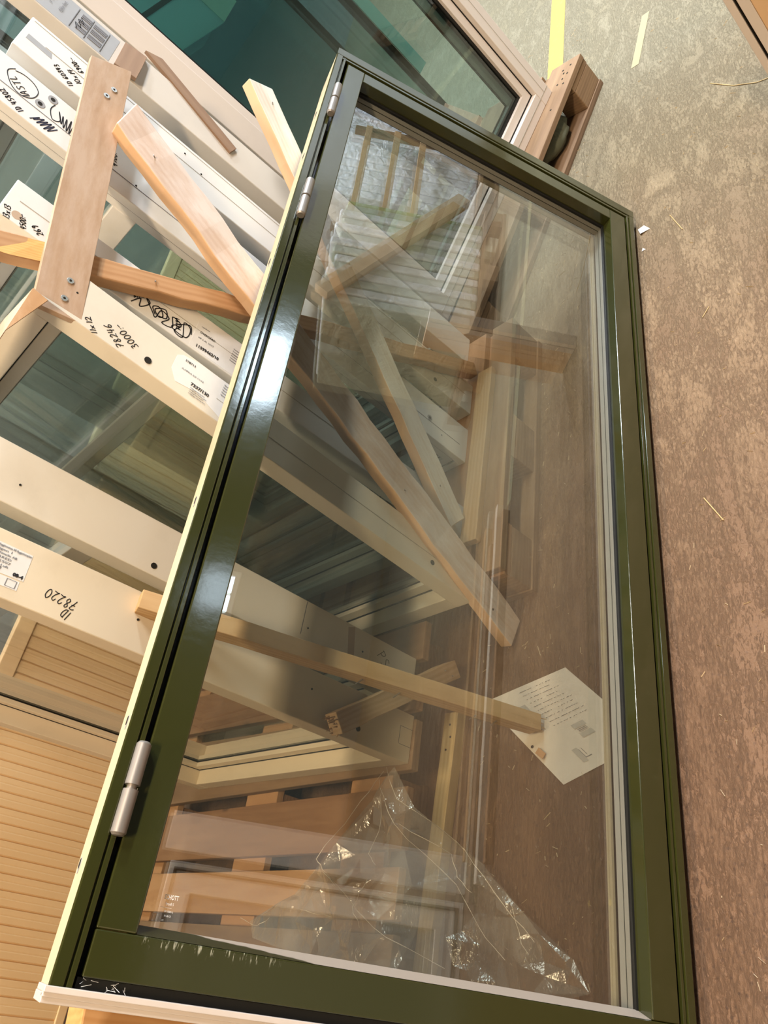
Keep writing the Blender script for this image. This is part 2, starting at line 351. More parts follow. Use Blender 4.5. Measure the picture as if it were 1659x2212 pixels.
def scribble(name, pts, parent, r, mat, plane, off=0.0006):
    """A pen line: thin flat tube through points; plane maps (a, b) to the parent's space."""
    mb = MB(); P = []
    n = len(pts)
    for i in range(n - 1):
        p0 = pts[max(i - 1, 0)]; p1 = pts[i]; p2 = pts[i + 1]; p3 = pts[min(i + 2, n - 1)]
        for k in range(5):
            t = k / 5
            P.append(tuple(0.5 * ((2 * p1[j]) + (-p0[j] + p2[j]) * t + (2 * p0[j] - 5 * p1[j] + 4 * p2[j] - p3[j]) * t * t + (-p0[j] + 3 * p1[j] - 3 * p2[j] + p3[j]) * t ** 3) for j in (0, 1)))
    P.append(pts[-1])
    for i in range(len(P) - 1):
        x0, z0 = P[i]; x1, z1 = P[i + 1]; dx, dz = x1 - x0, z1 - z0; L = math.hypot(dx, dz) or 1e-6
        nx, nz = -dz / L * r, dx / L * r; ex, ez = dx / L * r * 0.4, dz / L * r * 0.4
        q = [(x0 + nx - ex, z0 + nz - ez), (x1 + nx + ex, z1 + nz + ez), (x1 - nx + ex, z1 - nz + ez), (x0 - nx - ex, z0 - nz - ez)]
        vs = [plane(a, b, off) for a, b in q] + [plane(a, b, off * 0.3) for a, b in q]
        mb.add(vs, [(0, 1, 2, 3), (7, 6, 5, 4), (0, 4, 5, 1), (1, 5, 6, 2), (2, 6, 7, 3), (3, 7, 4, 0)])
    return mb.build(name, mat, parent)

GL = {'0': [[(.35, 1), (.1, .75), (.08, .3), (.3, 0), (.55, .2), (.6, .7), (.35, 1)]], '1': [[(.2, .95), (.24, .5), (.2, 0)]],
 '2': [[(.1, .75), (.3, 1), (.55, .8), (.4, .4), (.08, .05), (.3, .1), (.65, .02)]], '3': [[(.1, .9), (.4, 1), (.5, .75), (.25, .55), (.55, .4), (.5, .08), (.08, .05)]],
 '4': [[(.15, 1), (.1, .45), (.35, .42), (.6, .5)], [(.5, .95), (.45, .4), (.42, 0)]], '5': [[(.6, 1), (.2, .98), (.15, .6), (.5, .55), (.5, .15), (.1, 0)]],
 '6': [[(.5, 1), (.15, .6), (.1, .15), (.35, 0), (.55, .25), (.3, .45), (.12, .3)]], '7': [[(.05, .9), (.3, 1), (.6, .92), (.4, .5), (.2, 0)], [(.15, .5), (.55, .55)]],
 '8': [[(.5, .85), (.3, 1), (.12, .78), (.35, .5), (.55, .25), (.35, 0), (.1, .2), (.3, .5), (.5, .8)]], '9': [[(.55, .8), (.3, 1), (.1, .75), (.3, .55), (.52, .75), (.5, .3), (.4, 0)]],
 'I': [[(.2, 1), (.2, 0)]], 'D': [[(.1, 1), (.1, 0)], [(.0, .95), (.45, .9), (.6, .5), (.4, .08), (.02, 0)]], 'x': [[(.1, .55), (.5, .1)], [(.5, .6), (.08, .05)]],
 ':': [[(.15, .5), (.2, .46)], [(.15, .12), (.2, .1)]], '-': [[(.05, .45), (.5, .5)]], 'P': [[(.1, 1), (.15, 0)], [(.0, .95), (.5, .95), (.5, .6), (.15, .5)]],
 'S': [[(.55, .9), (.3, 1), (.1, .8), (.5, .4), (.4, .05), (.05, .05)]], 'A': [[(.05, 0), (.35, 1), (.6, 0)], [(.15, .4), (.55, .4)]], 'T': [[(.0, .95), (.6, 1)], [(.3, 1), (.3, 0)]],
 'L': [[(.1, 1), (.1, .05), (.5, .05)]], 'B': [[(.1, 1), (.1, 0)], [(.05, .95), (.5, .85), (.15, .55), (.55, .3), (.05, .02)]]}
def hw(s_, parent, a, b2, h, mat, pen=0.0006):
    a = Vector((a[0], a[1])); b2 = Vector((b2[0], b2[1])); r = (b2 - a).normalized(); u = Vector((-r.y, r.x)); L = (b2 - a).length
    wd = [0.38 if c in '1:' else 0.6 if c == 'I' else (0.5 if c == ' ' else 0.8) for c in s_]; k = L / sum(wd); x = 0.0; mbs = MB()
    rs = random.Random(sum(map(ord, s_)))
    for c, w_ in zip(s_, wd):
        jy = rs.uniform(-0.08, 0.08) * h
        for st in GL.get(c, []):
            pts = []
            for (px_, py_) in st:
                q = a + r * (x + px_ * k * 0.95 + py_ * h * 0.12 + rs.uniform(-.02, .02) * k) + u * (py_ * h + jy)
                pts.append((q.x, q.y))
            o_ = scribble('tmp', pts, None, pen, mat, sideplane, 0.0006); me = o_.data
            off = len(mbs.v); mbs.v += [tuple(v.co) for v in me.vertices]; mbs.f += [tuple(off + i for i in p.vertices) for p in me.polygons]; mbs.m += [0] * len(me.polygons)
            bpy.data.objects.remove(o_); bpy.data.meshes.remove(me)
        x += w_ * k
    return mbs.build('handwriting', mat, parent)
def sideplane(x, z, off=0.0006): return (x, -off, z)

# ------------------------------------------------------------------ room shell
def struct(name, mb, mat): o = mb.build(name, mat); o['kind'] = 'structure'; return o
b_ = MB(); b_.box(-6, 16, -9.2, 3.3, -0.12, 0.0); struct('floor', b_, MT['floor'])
b_ = MB(); b_.box(-6, 16, 3.05, 3.25, 0, CEIL); struct('wall_back', b_, MT['wall'])
b_ = MB(); b_.box(-6, 16, -9.2, -9.0, 0, CEIL); struct('wall_front', b_, MT['steelgrey'])
b_ = MB(); b_.box(-6.2, -6, -9.2, 3.3, 0, CEIL); struct('wall_left', b_, MT['wall'])
b_ = MB(); b_.box(16, 16.2, -9.2, 3.3, 0, CEIL); struct('wall_right', b_, MT['steelgrey'])
b_ = MB(); b_.box(-6, 16, -9.2, 3.3, CEIL, CEIL + 0.15); struct('ceiling', b_, MT['ceil'])
for i, (x, z, w, h) in enumerate([(9.75, 2.72, 1.7, 0.66), (5.1, 2.52, 0.62, 0.5)]):
    b_ = MB(); b_.ring_y(-9.0, -8.93, x - w / 2 - 0.08, x + w / 2 + 0.08, z - h / 2 - 0.08, z + h / 2 + 0.08, 0.08)
    b_.box(x - 0.015, x + 0.015, -9.0, -8.95, z - h / 2, z + h / 2)
    o = struct('window_%d' % (i + 1), b_, MT['white'])
    b_ = MB(); b_.box(x - w / 2, x + w / 2, -8.99, -8.97, z - h / 2, z + h / 2); b_.build('window_pane', MT['sky' if i == 0 else 'sky2'], o)
for i, (x, y, p, c) in enumerate(LAMPS):
    t = empty('ceiling_lamp', '', 'lamp', (x, y, CEIL - 0.12))
    places = ['above the near end of the green door', 'over the aisle behind the camera', 'over the middle of the aisle',
              'above the middle of the window stack', 'beyond the far end of the green door', 'added to brighten the wrapped packs across the aisle', 'added to light the sheet behind the large teal glass']
    tag(t, 'long fluorescent batten lamp ' + places[i], 'lamp', 'ceiling lamps')
    b_ = MB(); b_.box(-0.72, 0.72, -0.09, 0.09, 0.0, 0.12); b_.build('lamp_housing', MT['white'], t, 0.004)
    for s in (-1, 1):
        b_ = MB(); b_.cyl((-0.68, s * 0.05, -0.02), (0.68, s * 0.05, -0.02), 0.014); b_.build('fluorescent_tube', MT['lampwarm'] if c[2] < 0.7 else MT['lampcool'], t)
# yellow aisle marking
def strip(name, label, pts, w, mat, z=0.0012):
    mb = MB(); (x0, y0), (x1, y1) = pts; d = Vector((x1 - x0, y1 - y0, 0)).normalized(); n = Vector((-d.y, d.x, 0)) * w / 2
    P = [Vector((x0, y0, 0)) - n, Vector((x1, y1, 0)) - n, Vector((x1, y1, 0)) + n, Vector((x0, y0, 0)) + n]
    mb.add([(p.x, p.y, 0.0) for p in P] + [(p.x, p.y, z) for p in P], [(0, 3, 2, 1), (4, 5, 6, 7), (0, 1, 5, 4), (1, 2, 6, 5), (2, 3, 7, 6), (3, 0, 4, 7)])
    return tag(mb.build(name, mat), label, 'floor marking')
strip('floor_line', 'bright yellow painted line running along the floor past the far pallet', [(3.02, 1.005), (9.0, 0.86)], 0.075, MT['yellow'])
strip('floor_line', 'short faded yellow smear on the floor beside the bright yellow line', [(3.15, 0.60), (2.86, 0.66)], 0.03, MT['yellow2'])
strip('floor_line', 'faded yellow aisle line across the aisle by the wrapped packs', [(1.9, -0.62), (5.2, -0.32)], 0.07, MT['yellow2'])

# ------------------------------------------------------------------ green glazed door
WN = Vector((0, 0.951, -0.309)).normalized(); WU = Vector((0, 0.309, 0.951)).normalized()
DM = axes((0, 0.692, 0.0335), (1, 0, 0), WN, WU)
door = empty('glazed_door', 'dark green gloss glazed door in its frame, lying on its long edge and leaning back', 'door', mat=DM)
def profile(mb, poly, path, mi_fn=None):
    """sweep poly [(q inward, y depth)] round an open path of (x, z, (ix, iz) inward mitre dir)"""
    n = len(poly); vs = []
    for (x, z, ix, iz) in path:
        for q, y in poly: vs.append((x + ix * q, y, z + iz * q))
    fs = []; mi = []
    for s in range(len(path) - 1):
        for k in range(n):
            j = (k + 1) % n
            fs.append((s * n + k, s * n + j, (s + 1) * n + j, (s + 1) * n + k)); mi.append(mi_fn(k) if mi_fn else 0)
    fs.append(tuple(range(n))[::-1]); mi.append(0); fs.append(tuple((len(path) - 1) * n + k for k in range(n))); mi.append(0)
    o = len(mb.v); mb.v += vs; mb.f += [tuple(o + i for i in f) for f in fs]; mb.m += mi
poly = [(0.002, 0.0), (0.0165, 0.0), (0.0175, 0.005), (0.0190, 0.005), (0.0200, 0.0015), (0.0262, 0.0015), (0.0275, 0.016), (0.0285, 0.055), (0.045, 0.055), (0.045, 0.097), (0.0, 0.097), (0.0, 0.002)]
X0, X1, ZT = -0.023, 2.037, 0.942
mfn = lambda k: 1 if k == 10 else 0
for nm, path in (('frame_jamb', [(X0, ZT, 0, -1), (X1 - 0.03, ZT, 0, -1)]), ('frame_jamb', [(X0, 0, 0, 1), (X1 - 0.03, 0, 0, 1)])):
    b_ = MB(); profile(b_, poly, path, mfn); o = b_.build(nm, [MT['green'], MT['cream_wood']], door, 0.0012)
    if path[0][1] > 0.5: tag(o, 'green frame side with bare cream outer edge')
polyh = [(q * 1.0 + (0.013 if 0.002 < q else 0), y) for q, y in poly]
b_ = MB(); profile(b_, polyh, [(X1, 0, -1, 0), (X1, ZT, -1, 0)], mfn); b_.build('frame_head', [MT['green'], MT['cream_wood']], door, 0.0012)
b_ = MB(); b_.box(X0, X0 + 0.012, 0.012, 0.055, 0.02, ZT - 0.03); b_.build('draught_strip', MT['black'], door)
b_ = MB()
b_.box(-0.0295, -0.0225, -0.004, 0.090, -0.002, ZT + 0.003); b_.box(-0.040, -0.0295, 0.006, 0.10, -0.002, ZT + 0.003); b_.box(-0.034, -0.0285, 0.001, 0.02, -0.002, ZT + 0.003)
tag(b_.build('threshold', MT['alu'], door, 0.001), 'stepped grey aluminium threshold')
# leaf
b_ = MB(); b_.box(0.039, 1.9855, 0, 0.088, 0.861, 0.9085); b_.build('leaf_stile', MT['green'], door, 0.0022, seg=3)
b_ = MB(); b_.box(0.039, 1.9855, 0, 0.088, 0.0345, 0.087); b_.build('leaf_stile', MT['green'], door, 0.0022, seg=3)
b_ = MB(); b_.box(-0.0105, 0.0385, 0, 0.088, 0.0345, 0.9085); tag(b_.build('leaf_rail', MT['green_scraped'], door, 0.0018, seg=3), 'green rail with scraped white paint flecks')
b_ = MB(); b_.box(1.946, 1.9850, 0.0005, 0.0875, 0.087, 0.861); b_.build('leaf_rail', MT['green'], door, 0.0015, seg=3)
b_ = MB(); b_.add([(0.039, 0.002, 0.0875), (0.039, 0.002, 0.8605), (0.0505, 0.033, 0.8605), (0.0505, 0.033, 0.0875), (0.039, 0.033, 0.0875), (0.039, 0.033, 0.8605)],
    [(0, 1, 2, 3), (4, 3, 2, 5), (0, 3, 4), (1, 5, 2), (0, 4, 5, 1)]); tag(b_.build('glazing_bead', MT['bead'], door), 'bare greyish bead with ragged green paint edge')
ox0, ox1, oz0, oz1 = 0.0385, 1.9462, 0.0868, 0.8612
def dring(name, y0, y1, inset, w, mat): b_ = MB(); b_.ring_y(y0, y1, ox0 + inset, ox1 - inset, oz0 + inset, oz1 - inset, w); return b_.build(name, mat, door)
dring('glazing_gasket', 0.0295, 0.0345, 0.0, 0.0045, MT['black'])
dring('edge_seal', 0.035, 0.076, 0.0, 0.0010, MT['black'])
dring('spacer_bar', 0.0410, 0.0510, 0.0008, 0.0012, MT['spacer'])
dring('spacer_bar', 0.0535, 0.0665, 0.0008, 0.0014, MT['spacer'])
tag(dring('back_bead', 0.0735, 0.086, 0.001, 0.0050, MT['cream_wood']), 'cream bead behind the glass')
for y in (0.0350, 0.0690):
    b_ = MB(); b_.box(ox0 + 0.002, ox1 - 0.002, y, y + 0.004, oz0 + 0.002, oz1 - 0.002); b_.build('glass_pane', MT['glass'], door)
for xa, xb in ((0.138, 0.253), (1.354, 1.476), (1.736, 1.860)):
    xm = (xa + xb) / 2; hg = MB(); zc = 0.9165
    hg.cyl((xa + 0.003, -0.009, zc), (xm - 0.003, -0.009, zc), 0.0098, 20); hg.cyl((xm + 0.003, -0.009, zc), (xb - 0.003, -0.009, zc), 0.0098, 20)
    hg.cyl((xa, -0.009, zc), (xa + 0.003, -0.009, zc), 0.0070, 20, r1=0.0095); hg.cyl((xb - 0.003, -0.009, zc), (xb, -0.009, zc), 0.0095, 20, r1=0.0070)
    hg.cyl((xm - 0.004, -0.009, zc), (xm + 0.004, -0.009, zc), 0.0060, 16)
    hg.box(xm + 0.006, xb - 0.006, -0.004, 0.03, zc - 0.0035, zc - 0.001); hg.box(xa + 0.006, xm - 0.006, -0.004, 0.03, zc + 0.001, zc + 0.0035)
    hg.build('hinge', MT['steel'], door, 0, True)
for x, y in ((1.808, 0.055), (1.611, 0.04), (1.257, 0.055), (0.653, 0.045), (0.283, 0.032), (0.106, 0.07)):
    b_ = MB(); b_.cyl((x, y, ZT - 0.004), (x, y, ZT + 0.0006), 0.010, 18, 0); b_.cyl((x + 0.002, y, ZT - 0.0), (x + 0.002, y, ZT + 0.0012), 0.0062, 16, 1)
    b_.build('plugged_hole', [MT['plug'], MT['dark']], door)
etch = text('etched_mark', 'SCHOTT', door, (0.0835, 0.0345, 0.8335), (0.0835, 0.0345, 0.8155), 0.0078, MT['whiteprint'], (0, -1, 0), 0.0005, 0.0001)
tag(etch, 'white etched maker marking on the glass')
for s_, x, z0, z1, sz in (('Pyran\u00ae S', 0.0770, 0.8305, 0.8200, 0.0045), ('EN 13501-2', 0.0690, 0.8300, 0.8185, 0.003), ('F1-30 CE', 0.0640, 0.8285, 0.8200, 0.003), ('2009', 0.0590, 0.832, 0.828, 0.003)):
    t_ = text('etched_line', s_, door, (x, 0.0345, z0), (x, 0.0345, z1), sz, MT['whiteprint'], (0, -1, 0), 0.0005)
b_ = MB(); b_.box(0.0740, 0.0743, 0.0341, 0.0345, 0.8215, 0.8355)
for x, z, w, h in ((0.0575, 0.843, 0.0003, 0.009), (0.0665, 0.843, 0.0003, 0.009)): b_.box(x, x + w, 0.0341, 0.0345, z - h, z)
for z in (0.834, 0.843): b_.box(0.0575, 0.0668, 0.0341, 0.0345, z - 0.0003, z)
b_.build('etched_box', MT['whiteprint'], door)
# wisps caught on the leaf edge near the threshold
b_ = MB()
for k in range(14):
    x = -0.016 + random.uniform(-0.004, 0.004); z = 0.885 + random.uniform(-0.035, 0.02)
    b_.cyl((x, 0.004 + random.random() * 0.01, z), (x + random.uniform(-.006, .006), -0.001 + random.random() * 0.008, z + random.uniform(-.012, .012)), 0.0003, 4)
o = b_.build('cobweb_fluff', MT['label'], door); o['kind'] = 'stuff'

# ------------------------------------------------------------------ stored window units
def th_up(ew, lean):
    e = Vector((ew[0], ew[1], 0)).normalized(); t = e.cross(Vector((0, 0, 1)))
    if t.x < 0: t = -t
    a = math.radians(lean); up = Vector((0, 0, 1)) * math.cos(a) + t * math.sin(a); th = t * math.cos(a) - Vector((0, 0, 1)) * math.sin(a)
    return e, th, up
def window_unit(label, P, e, th, up, W_, H_, D_, mat, glass='wglass', fw=0.045, rec=0.042, sw=0.026, bars=(), name='stored_window', group=None, backsash=True):
    t = empty(name, label, 'window', mat=axes(P, th, e, up), group=group or 'stored windows leaning in rows')
    for a, b2 in ((0, fw), (W_ - fw, W_)):
        b_ = MB(); b_.box(0, D_, a, b2, 0, H_); b_.build('frame_jamb', mat, t, 0.0018)
    b_ = MB(); b_.box(0.0006, D_ - 0.0006, fw, W_ - fw, H_ - fw, H_ - 0.0005); b_.build('frame_head', mat, t, 0.0018)
    b_ = MB(); b_.box(0.0006, D_ - 0.0006, fw, W_ - fw, 0.0005, fw * 0.92); b_.build('frame_sill', mat, t, 0.0018)
    y0, y1, z0, z1 = fw, W_ - fw, fw * 0.92, H_ - fw
    b_ = MB(); b_.ring_x(rec - 0.001, rec + 0.030, y0, y1, z0, z1, 0.004); b_.build('frame_gasket', MT['black'], t)
    b_ = MB(); b_.ring_x(rec, rec + 0.034, y0 + 0.004, y1 - 0.004, z0 + 0.004, z1 - 0.004, sw); b_.build('sash', mat, t, 0.0015)
    g0, g1, h0, h1 = y0 + 0.004 + sw, y1 - 0.004 - sw, z0 + 0.004 + sw, z1 - 0.004 - sw
    b_ = MB(); b_.ring_x(rec + 0.012, rec + 0.016, g0 - 0.001, g1 + 0.001, h0 - 0.001, h1 + 0.001, 0.012 if glass == 'tglass' else 0.0022); b_.build('glazing_gasket', MT['black'], t)
    b_ = MB(); b_.ring_x(rec + 0.021, rec + 0.031, g0, g1, h0, h1, 0.014 if glass == 'tglass' else 0.004); b_.build('spacer_bar', MT['black' if glass == 'tglass' else 'spacer'], t)
    for x in (rec + 0.016, min(rec + 0.032, D_ - 0.008)):
        b_ = MB(); b_.box(x, x + 0.004, g0, g1, h0, h1); b_.build('glass_pane', MT[glass], t)
    if backsash and D_ - rec > 0.058:
        b_ = MB(); b_.ring_x(rec + 0.037, D_ - 0.012, y0 + 0.001, y1 - 0.001, z0 + 0.001, z1 - 0.001, 0.024); b_.build('inner_sash', mat, t, 0.0015)
        b_ = MB(); b_.ring_x(D_ - 0.014, D_ - 0.009, y0 + 0.025, y1 - 0.025, z0 + 0.025, z1 - 0.025, 0.005); b_.build('inner_gasket', MT['black'], t)
    for kind, pos, w in bars:
        b_ = MB()
        if kind == 'h': b_.box(rec - 0.002, D_ - 0.016, g0 - 0.002, g1 + 0.002, pos - w / 2, pos + w / 2)
        else: b_.box(rec - 0.002, rec + 0.036, pos - w / 2, pos + w / 2, h0, h1)
        b_.build('glazing_or_mirrored_bar', mat, t, 0.002)
    return t
def sideplane(x, z, off=0.0006): return (x, -off, z)
def stext(name, s, parent, a, b, size, mat, **k): return text(name, s, parent, (a[0], 0, a[1]), (b[0], 0, b[1]), size, mat, (0, -1, 0), **k)
def patch(name, parent, pts, mat, th=0.0004):
    mb = MB(); n = len(pts); mb.add([(x, -th, z) for x, z in pts] + [(x, 0, z) for x, z in pts], [tuple(range(n)), tuple(range(2 * n - 1, n - 1, -1))] + [(k, (k + 1) % n, n + (k + 1) % n, n + k) for k in range(n)])
    return mb.build(name, mat, parent)
def hole(parent, x, z, r=0.006, ringr=0.0, name='drilled_hole'):
    mb = MB()
    if ringr: mb.cyl((x, -0.0008, z), (x, 0.001, z), ringr, 20, 1)
    mb.cyl((x, -0.0012, z), (x, 0.004, z), r, 16, 0); return mb.build(name, [MT['dark'], MT['plug']], parent)

e, th, up = th_up((0.021, 1), 0.4)
wJ = window_unit('cream window marked ID 78220 on its edge, nearest of the leaning row', (0.468, 1.273, 0.144), e, th, up, 0.895, 1.24, 0.11, MT['cream'])
hw('78220', wJ, (0.042, 0.815), (0.047, 0.872), 0.017, MT['ink'], 0.0007)
hw('ID', wJ, (0.021, 0.819), (0.025, 0.834), 0.016, MT['ink'], 0.0007)
lab = patch('sticker', wJ, [(0.088, 0.990), (0.087, 0.9135), (0.039, 0.9115), (0.037, 0.990)], MT['label'])
for i, (s_, z1) in enumerate((('fabrik\u00f8r  Bygghusvensa AB Byggarbetsplats', 0.915), ('Solv\u00e4gen 1', 0.946), ('fackan Amedo AB', 0.935), ('2 BJ\u00c4RRED', 0.942), ('nr: 282507', 0.941), ('m Tr\u00e4 1-Luft', 0.942))):
    x = 0.0815 - i * 0.0065; t_ = stext('print_line', s_, lab, (x, 0.985), (x, z1), 0.0055, MT['greyink'], off=0.001)
stext('print_line', '08-4', lab, (0.0415, 0.9315), (0.0415, 0.9145), 0.0085, MT['ink'], off=0.001, bold=0.0004)
stext('print_line', '120', lab, (0.044, 0.965), (0.044, 0.952), 0.006, MT['ink'], off=0.001)
lab2 = patch('sticker', wJ, [(0.036, 0.990), (0.036, 0.9165), (0.020, 0.9155), (0.018, 0.990)], MT['label'])
stext('print_line', 'P', lab2, (0.024, 0.952), (0.024, 0.947), 0.009, MT['ink'], off=0.001)
b_ = MB(); b_.add([(x, -0.001, z) for x, z in ((0.0345, 0.937), (0.0345, 0.920), (0.0215, 0.920), (0.0215, 0.937))] + [(x, -0.001, z) for x, z in ((0.0337, 0.936), (0.0337, 0.921), (0.0223, 0.921), (0.0223, 0.936))],
    [(0, 1, 5, 4), (1, 2, 6, 5), (2, 3, 7, 6), (3, 0, 4, 7)]); b_.build('print_box', MT['greyink'], lab2)
hole(wJ, 0.058, 0.705, 0.0022); hole(wJ, 0.030, 0.160, 0.006); hole(wJ, 0.07, 0.30, 0.002)
# finger joints at the foot
for o_, D_ in ((wJ, 0.11),):
    mb = MB()
    for x, z0, z1 in ((0.035, 0.0, 0.036), (0.075, 0.0, 0.040)): mb.box(x, x + 0.0010, -0.0006, 0.001, z0, z1)
    mb.box(0.035, 0.075, -0.0006, 0.001, 0.0385, 0.0395); mb.build('joint_line', MT['greyink'], o_)

e, th, up = th_up((0, 1), 1.3)
wI = window_unit('cream window with PS in marker near its foot, second of the leaning row', (0.613, 1.286, 0.144), e, th, up, 0.92, 1.24, 0.11, MT['offwhite'], bars=(('h', 0.80, 0.045),))
hw('PS', wI, (0.071, 0.128), (0.044, 0.098), 0.026, MT['ink'], 0.0007)
patch('tape_strip', wI, [(0.100, 0.222), (0.108, 0.203), (0.035, 0.192), (0.028, 0.209)], MT['tape'])
hole(wI, 0.043, 0.977, 0.002); hole(wI, 0.019, 0.703, 0.006); hole(wI, 0.024, 0.230, 0.006); hole(wI, 0.06, 0.17, 0.002); hole(wI, 0.05, 0.33, 0.002)
b_ = MB(); b_.box(0.03, 0.108, -0.0005, 0.001, 0.345, 0.3465); b_.build('joint_line', MT['greyink'], wI)

e, th, up = th_up((-0.02, 1), 4.9)
wG = window_unit('cream window marked 78246 3000:- with a torn white sticker', (0.829, 1.118, 0.144), e, th, up, 1.09, 1.118, 0.098, MT['offwhite'])
hw('3000:-', wG, (0.037, 0.930), (0.058, 0.980), 0.014, MT['ink'], 0.0007)
hw('78246', wG, (0.017, 0.952), (0.043, 0.993), 0.014, MT['ink'], 0.0007)
hw('11x12', wG, (0.005, 1.000), (0.029, 1.026), 0.011, MT['ink'], 0.0007)
lab = patch('sticker', wG, [(0.088, 0.852), (0.095, 0.820), (0.098, 0.715), (0.012, 0.715), (0.012, 0.742), (0.030, 0.800), (0.022, 0.845), (0.045, 0.862), (0.08, 0.862)], MT['label'])
mirror_bar = MB(); mirror_bar.box(0.084, 0.096, 0.07, 1.02, 0.800, 0.846); mirror_bar.build('glazing_or_mirrored_bar', MT['offwhite'], wG, 0.002)  # no real bar: stands in for the neighbour's transom reflected in this glass
stext('print_line', '378713', lab, (0.078, 0.845), (0.079, 0.822), 0.007, MT['ink'], off=0.001)
stext('print_line', 'A-HFKA 0,0 11/12', lab, (0.057, 0.845), (0.059, 0.796), 0.005, MT['greyink'], off=0.001)
stext('print_line', '7337/130', lab, (0.036, 0.817), (0.037, 0.776), 0.010, MT['ink'], off=0.001, bold=0.0003)
for i in range(4): stext('print_line', 'vit l\u00e5gbyggd infattning 2010', lab, (0.030 - i * 0.0045, 0.815), (0.030 - i * 0.0045, 0.783 - (i % 2) * 0.006), 0.003, MT['greyink'], off=0.001)
for i in range(5): stext('print_line', 'Tillverkad 2010 EN 14351', lab, (0.087 - i * 0.0065, 0.757), (0.087 - i * 0.0065, 0.722), 0.004, MT['greyink'], off=0.001)
hole(wG, 0.024, 0.905, 0.007); hole(wG, 0.055, 1.062, 0.002); hole(wG, 0.031, 0.142, 0.006)
b_ = MB(); b_.box(0.047, 0.0485, -0.0006, 0.001, 0.02, 0.76); b_.build('seam_line', MT['seam'], wG)

e, th, up = th_up((0, 1), 2.2)
wH = window_unit('white window with an upper white sticker and scribbled-out marker lines beside it', (1.026, 1.168, 0.144), e, th, up, 1.29, 1.222, 0.095, MT['white'])
lab = patch('sticker', wH, [(0.074, 0.824), (0.080, 0.700), (0.004, 0.700), (0.004, 0.824)], MT['label'])
stext('print_line', '\u00d6VERG\u00c5RD', lab, (0.048, 0.813), (0.050, 0.777), 0.0075, MT['ink'], off=0.001)
stext('print_line', 'MF 2 AL 13/13', lab, (0.034, 0.813), (0.036, 0.777), 0.0055, MT['greyink'], off=0.001)
stext('print_line', '11599462/10', lab, (0.011, 0.812), (0.014, 0.757), 0.010, MT['ink'], off=0.001, bold=0.0003)
stext('print_line', 'o dooRnwe', lab, (0.064, 0.815), (0.066, 0.795), 0.004, MT['greyink'], off=0.001)
for i in range(6): stext('print_line', 'Produktstandard 2013', lab, (0.066 - i * 0.0065, 0.735), (0.066 - i * 0.0065, 0.703), 0.004, MT['greyink'], off=0.001)
scribble('handwriting', [(0.010, 0.958), (0.030, 0.945), (0.012, 0.940), (0.033, 0.925), (0.040, 0.935), (0.020, 0.915), (0.012, 0.905), (0.036, 0.900), (0.030, 0.880), (0.010, 0.890), (0.016, 0.868), (0.040, 0.875), (0.034, 0.853), (0.012, 0.862), (0.010, 0.842), (0.045, 0.850), (0.040, 0.833), (0.014, 0.836), (0.018, 0.87), (0.048, 0.838), (0.030, 0.828)], wH, 0.0011, MT['ink'], sideplane)
scribble('handwriting', [(0.018, 0.908), (0.032, 0.918), (0.040, 0.905), (0.026, 0.893), (0.018, 0.900), (0.030, 0.912), (0.044, 0.893), (0.026, 0.885), (0.020, 0.900)], wH, 0.0011, MT['ink'], sideplane)
hw('BA:-', wH, (0.022, 0.957), (0.036, 0.935), 0.010, MT['ink'], 0.0007)
hw('78299', wH, (0.022, 0.850), (0.047, 0.862), 0.009, MT['ink'], 0.0007)
hw('13x13', wH, (0.000, 1.198), (0.030, 1.206), 0.011, MT['ink'], 0.0007)
hw('4500:-', wH, (0.003, 1.168), (0.033, 1.182), 0.010, MT['ink'], 0.0007)
hw('269', wH, (0.018, 1.140), (0.030, 1.158), 0.012, MT['ink'], 0.0007)
b_ = MB(); b_.cyl((0.020, -0.0004, 1.192), (0.020, 0.001, 1.192), 0.009, 18); b_.build('knot', MT['tape'], wH)
b_ = MB(); b_.box(0.052, 0.0535, -0.0006, 0.001, 0.02, 1.20); b_.build('seam_line', MT['seam'], wH)

e, th, up = th_up((0, 1), 2.1)
wD = window_unit('white window marked ID 45802 and 4900:- with two grey plugs near its top', (1.27, 1.177, 0.144), e, th, up, 1.19, 1.47, 0.115, MT['white'], fw=0.020, rec=0.006, sw=0.020, bars=(('h', 1.028, 0.055),))
hw('ID 45802', wD, (0.017, 1.270), (0.033, 1.318), 0.012, MT['blueink'], 0.0007)
scribble('handwriting', [(0.098, 1.322), (0.080, 1.330), (0.055, 1.312), (0.048, 1.290), (0.062, 1.272), (0.085, 1.270), (0.098, 1.285), (0.100, 1.305), (0.094, 1.320)], wD, 0.0008, MT['ink'], sideplane)
hw('1ASTL', wD, (0.060, 1.276), (0.082, 1.318), 0.015, MT['ink'], 0.0007)
scribble('handwriting', [(0.012, 1.256), (0.030, 1.244), (0.016, 1.250), (0.034, 1.236), (0.014, 1.243), (0.034, 1.229), (0.014, 1.236), (0.036, 1.222), (0.012, 1.228), (0.036, 1.216), (0.014, 1.221), (0.034, 1.209)], wD, 0.0010, MT['blueink'], sideplane)
scribble('handwriting', [(0.088, 1.236), (0.070, 1.238), (0.050, 1.226), (0.060, 1.214), (0.080, 1.224), (0.055, 1.210), (0.076, 1.214), (0.050, 1.203), (0.076, 1.206), (0.048, 1.196), (0.080, 1.198), (0.046, 1.190), (0.078, 1.190), (0.044, 1.184)], wD, 0.0009, MT['ink'], sideplane)
hw('4900:-', wD, (0.058, 1.088), (0.100, 1.104), 0.012, MT['ink'], 0.0007)
hole(wD, 0.063, 1.257, 0.0045, 0.0095, 'plug'); hole(wD, 0.096, 1.244, 0.0045, 0.0095, 'plug')
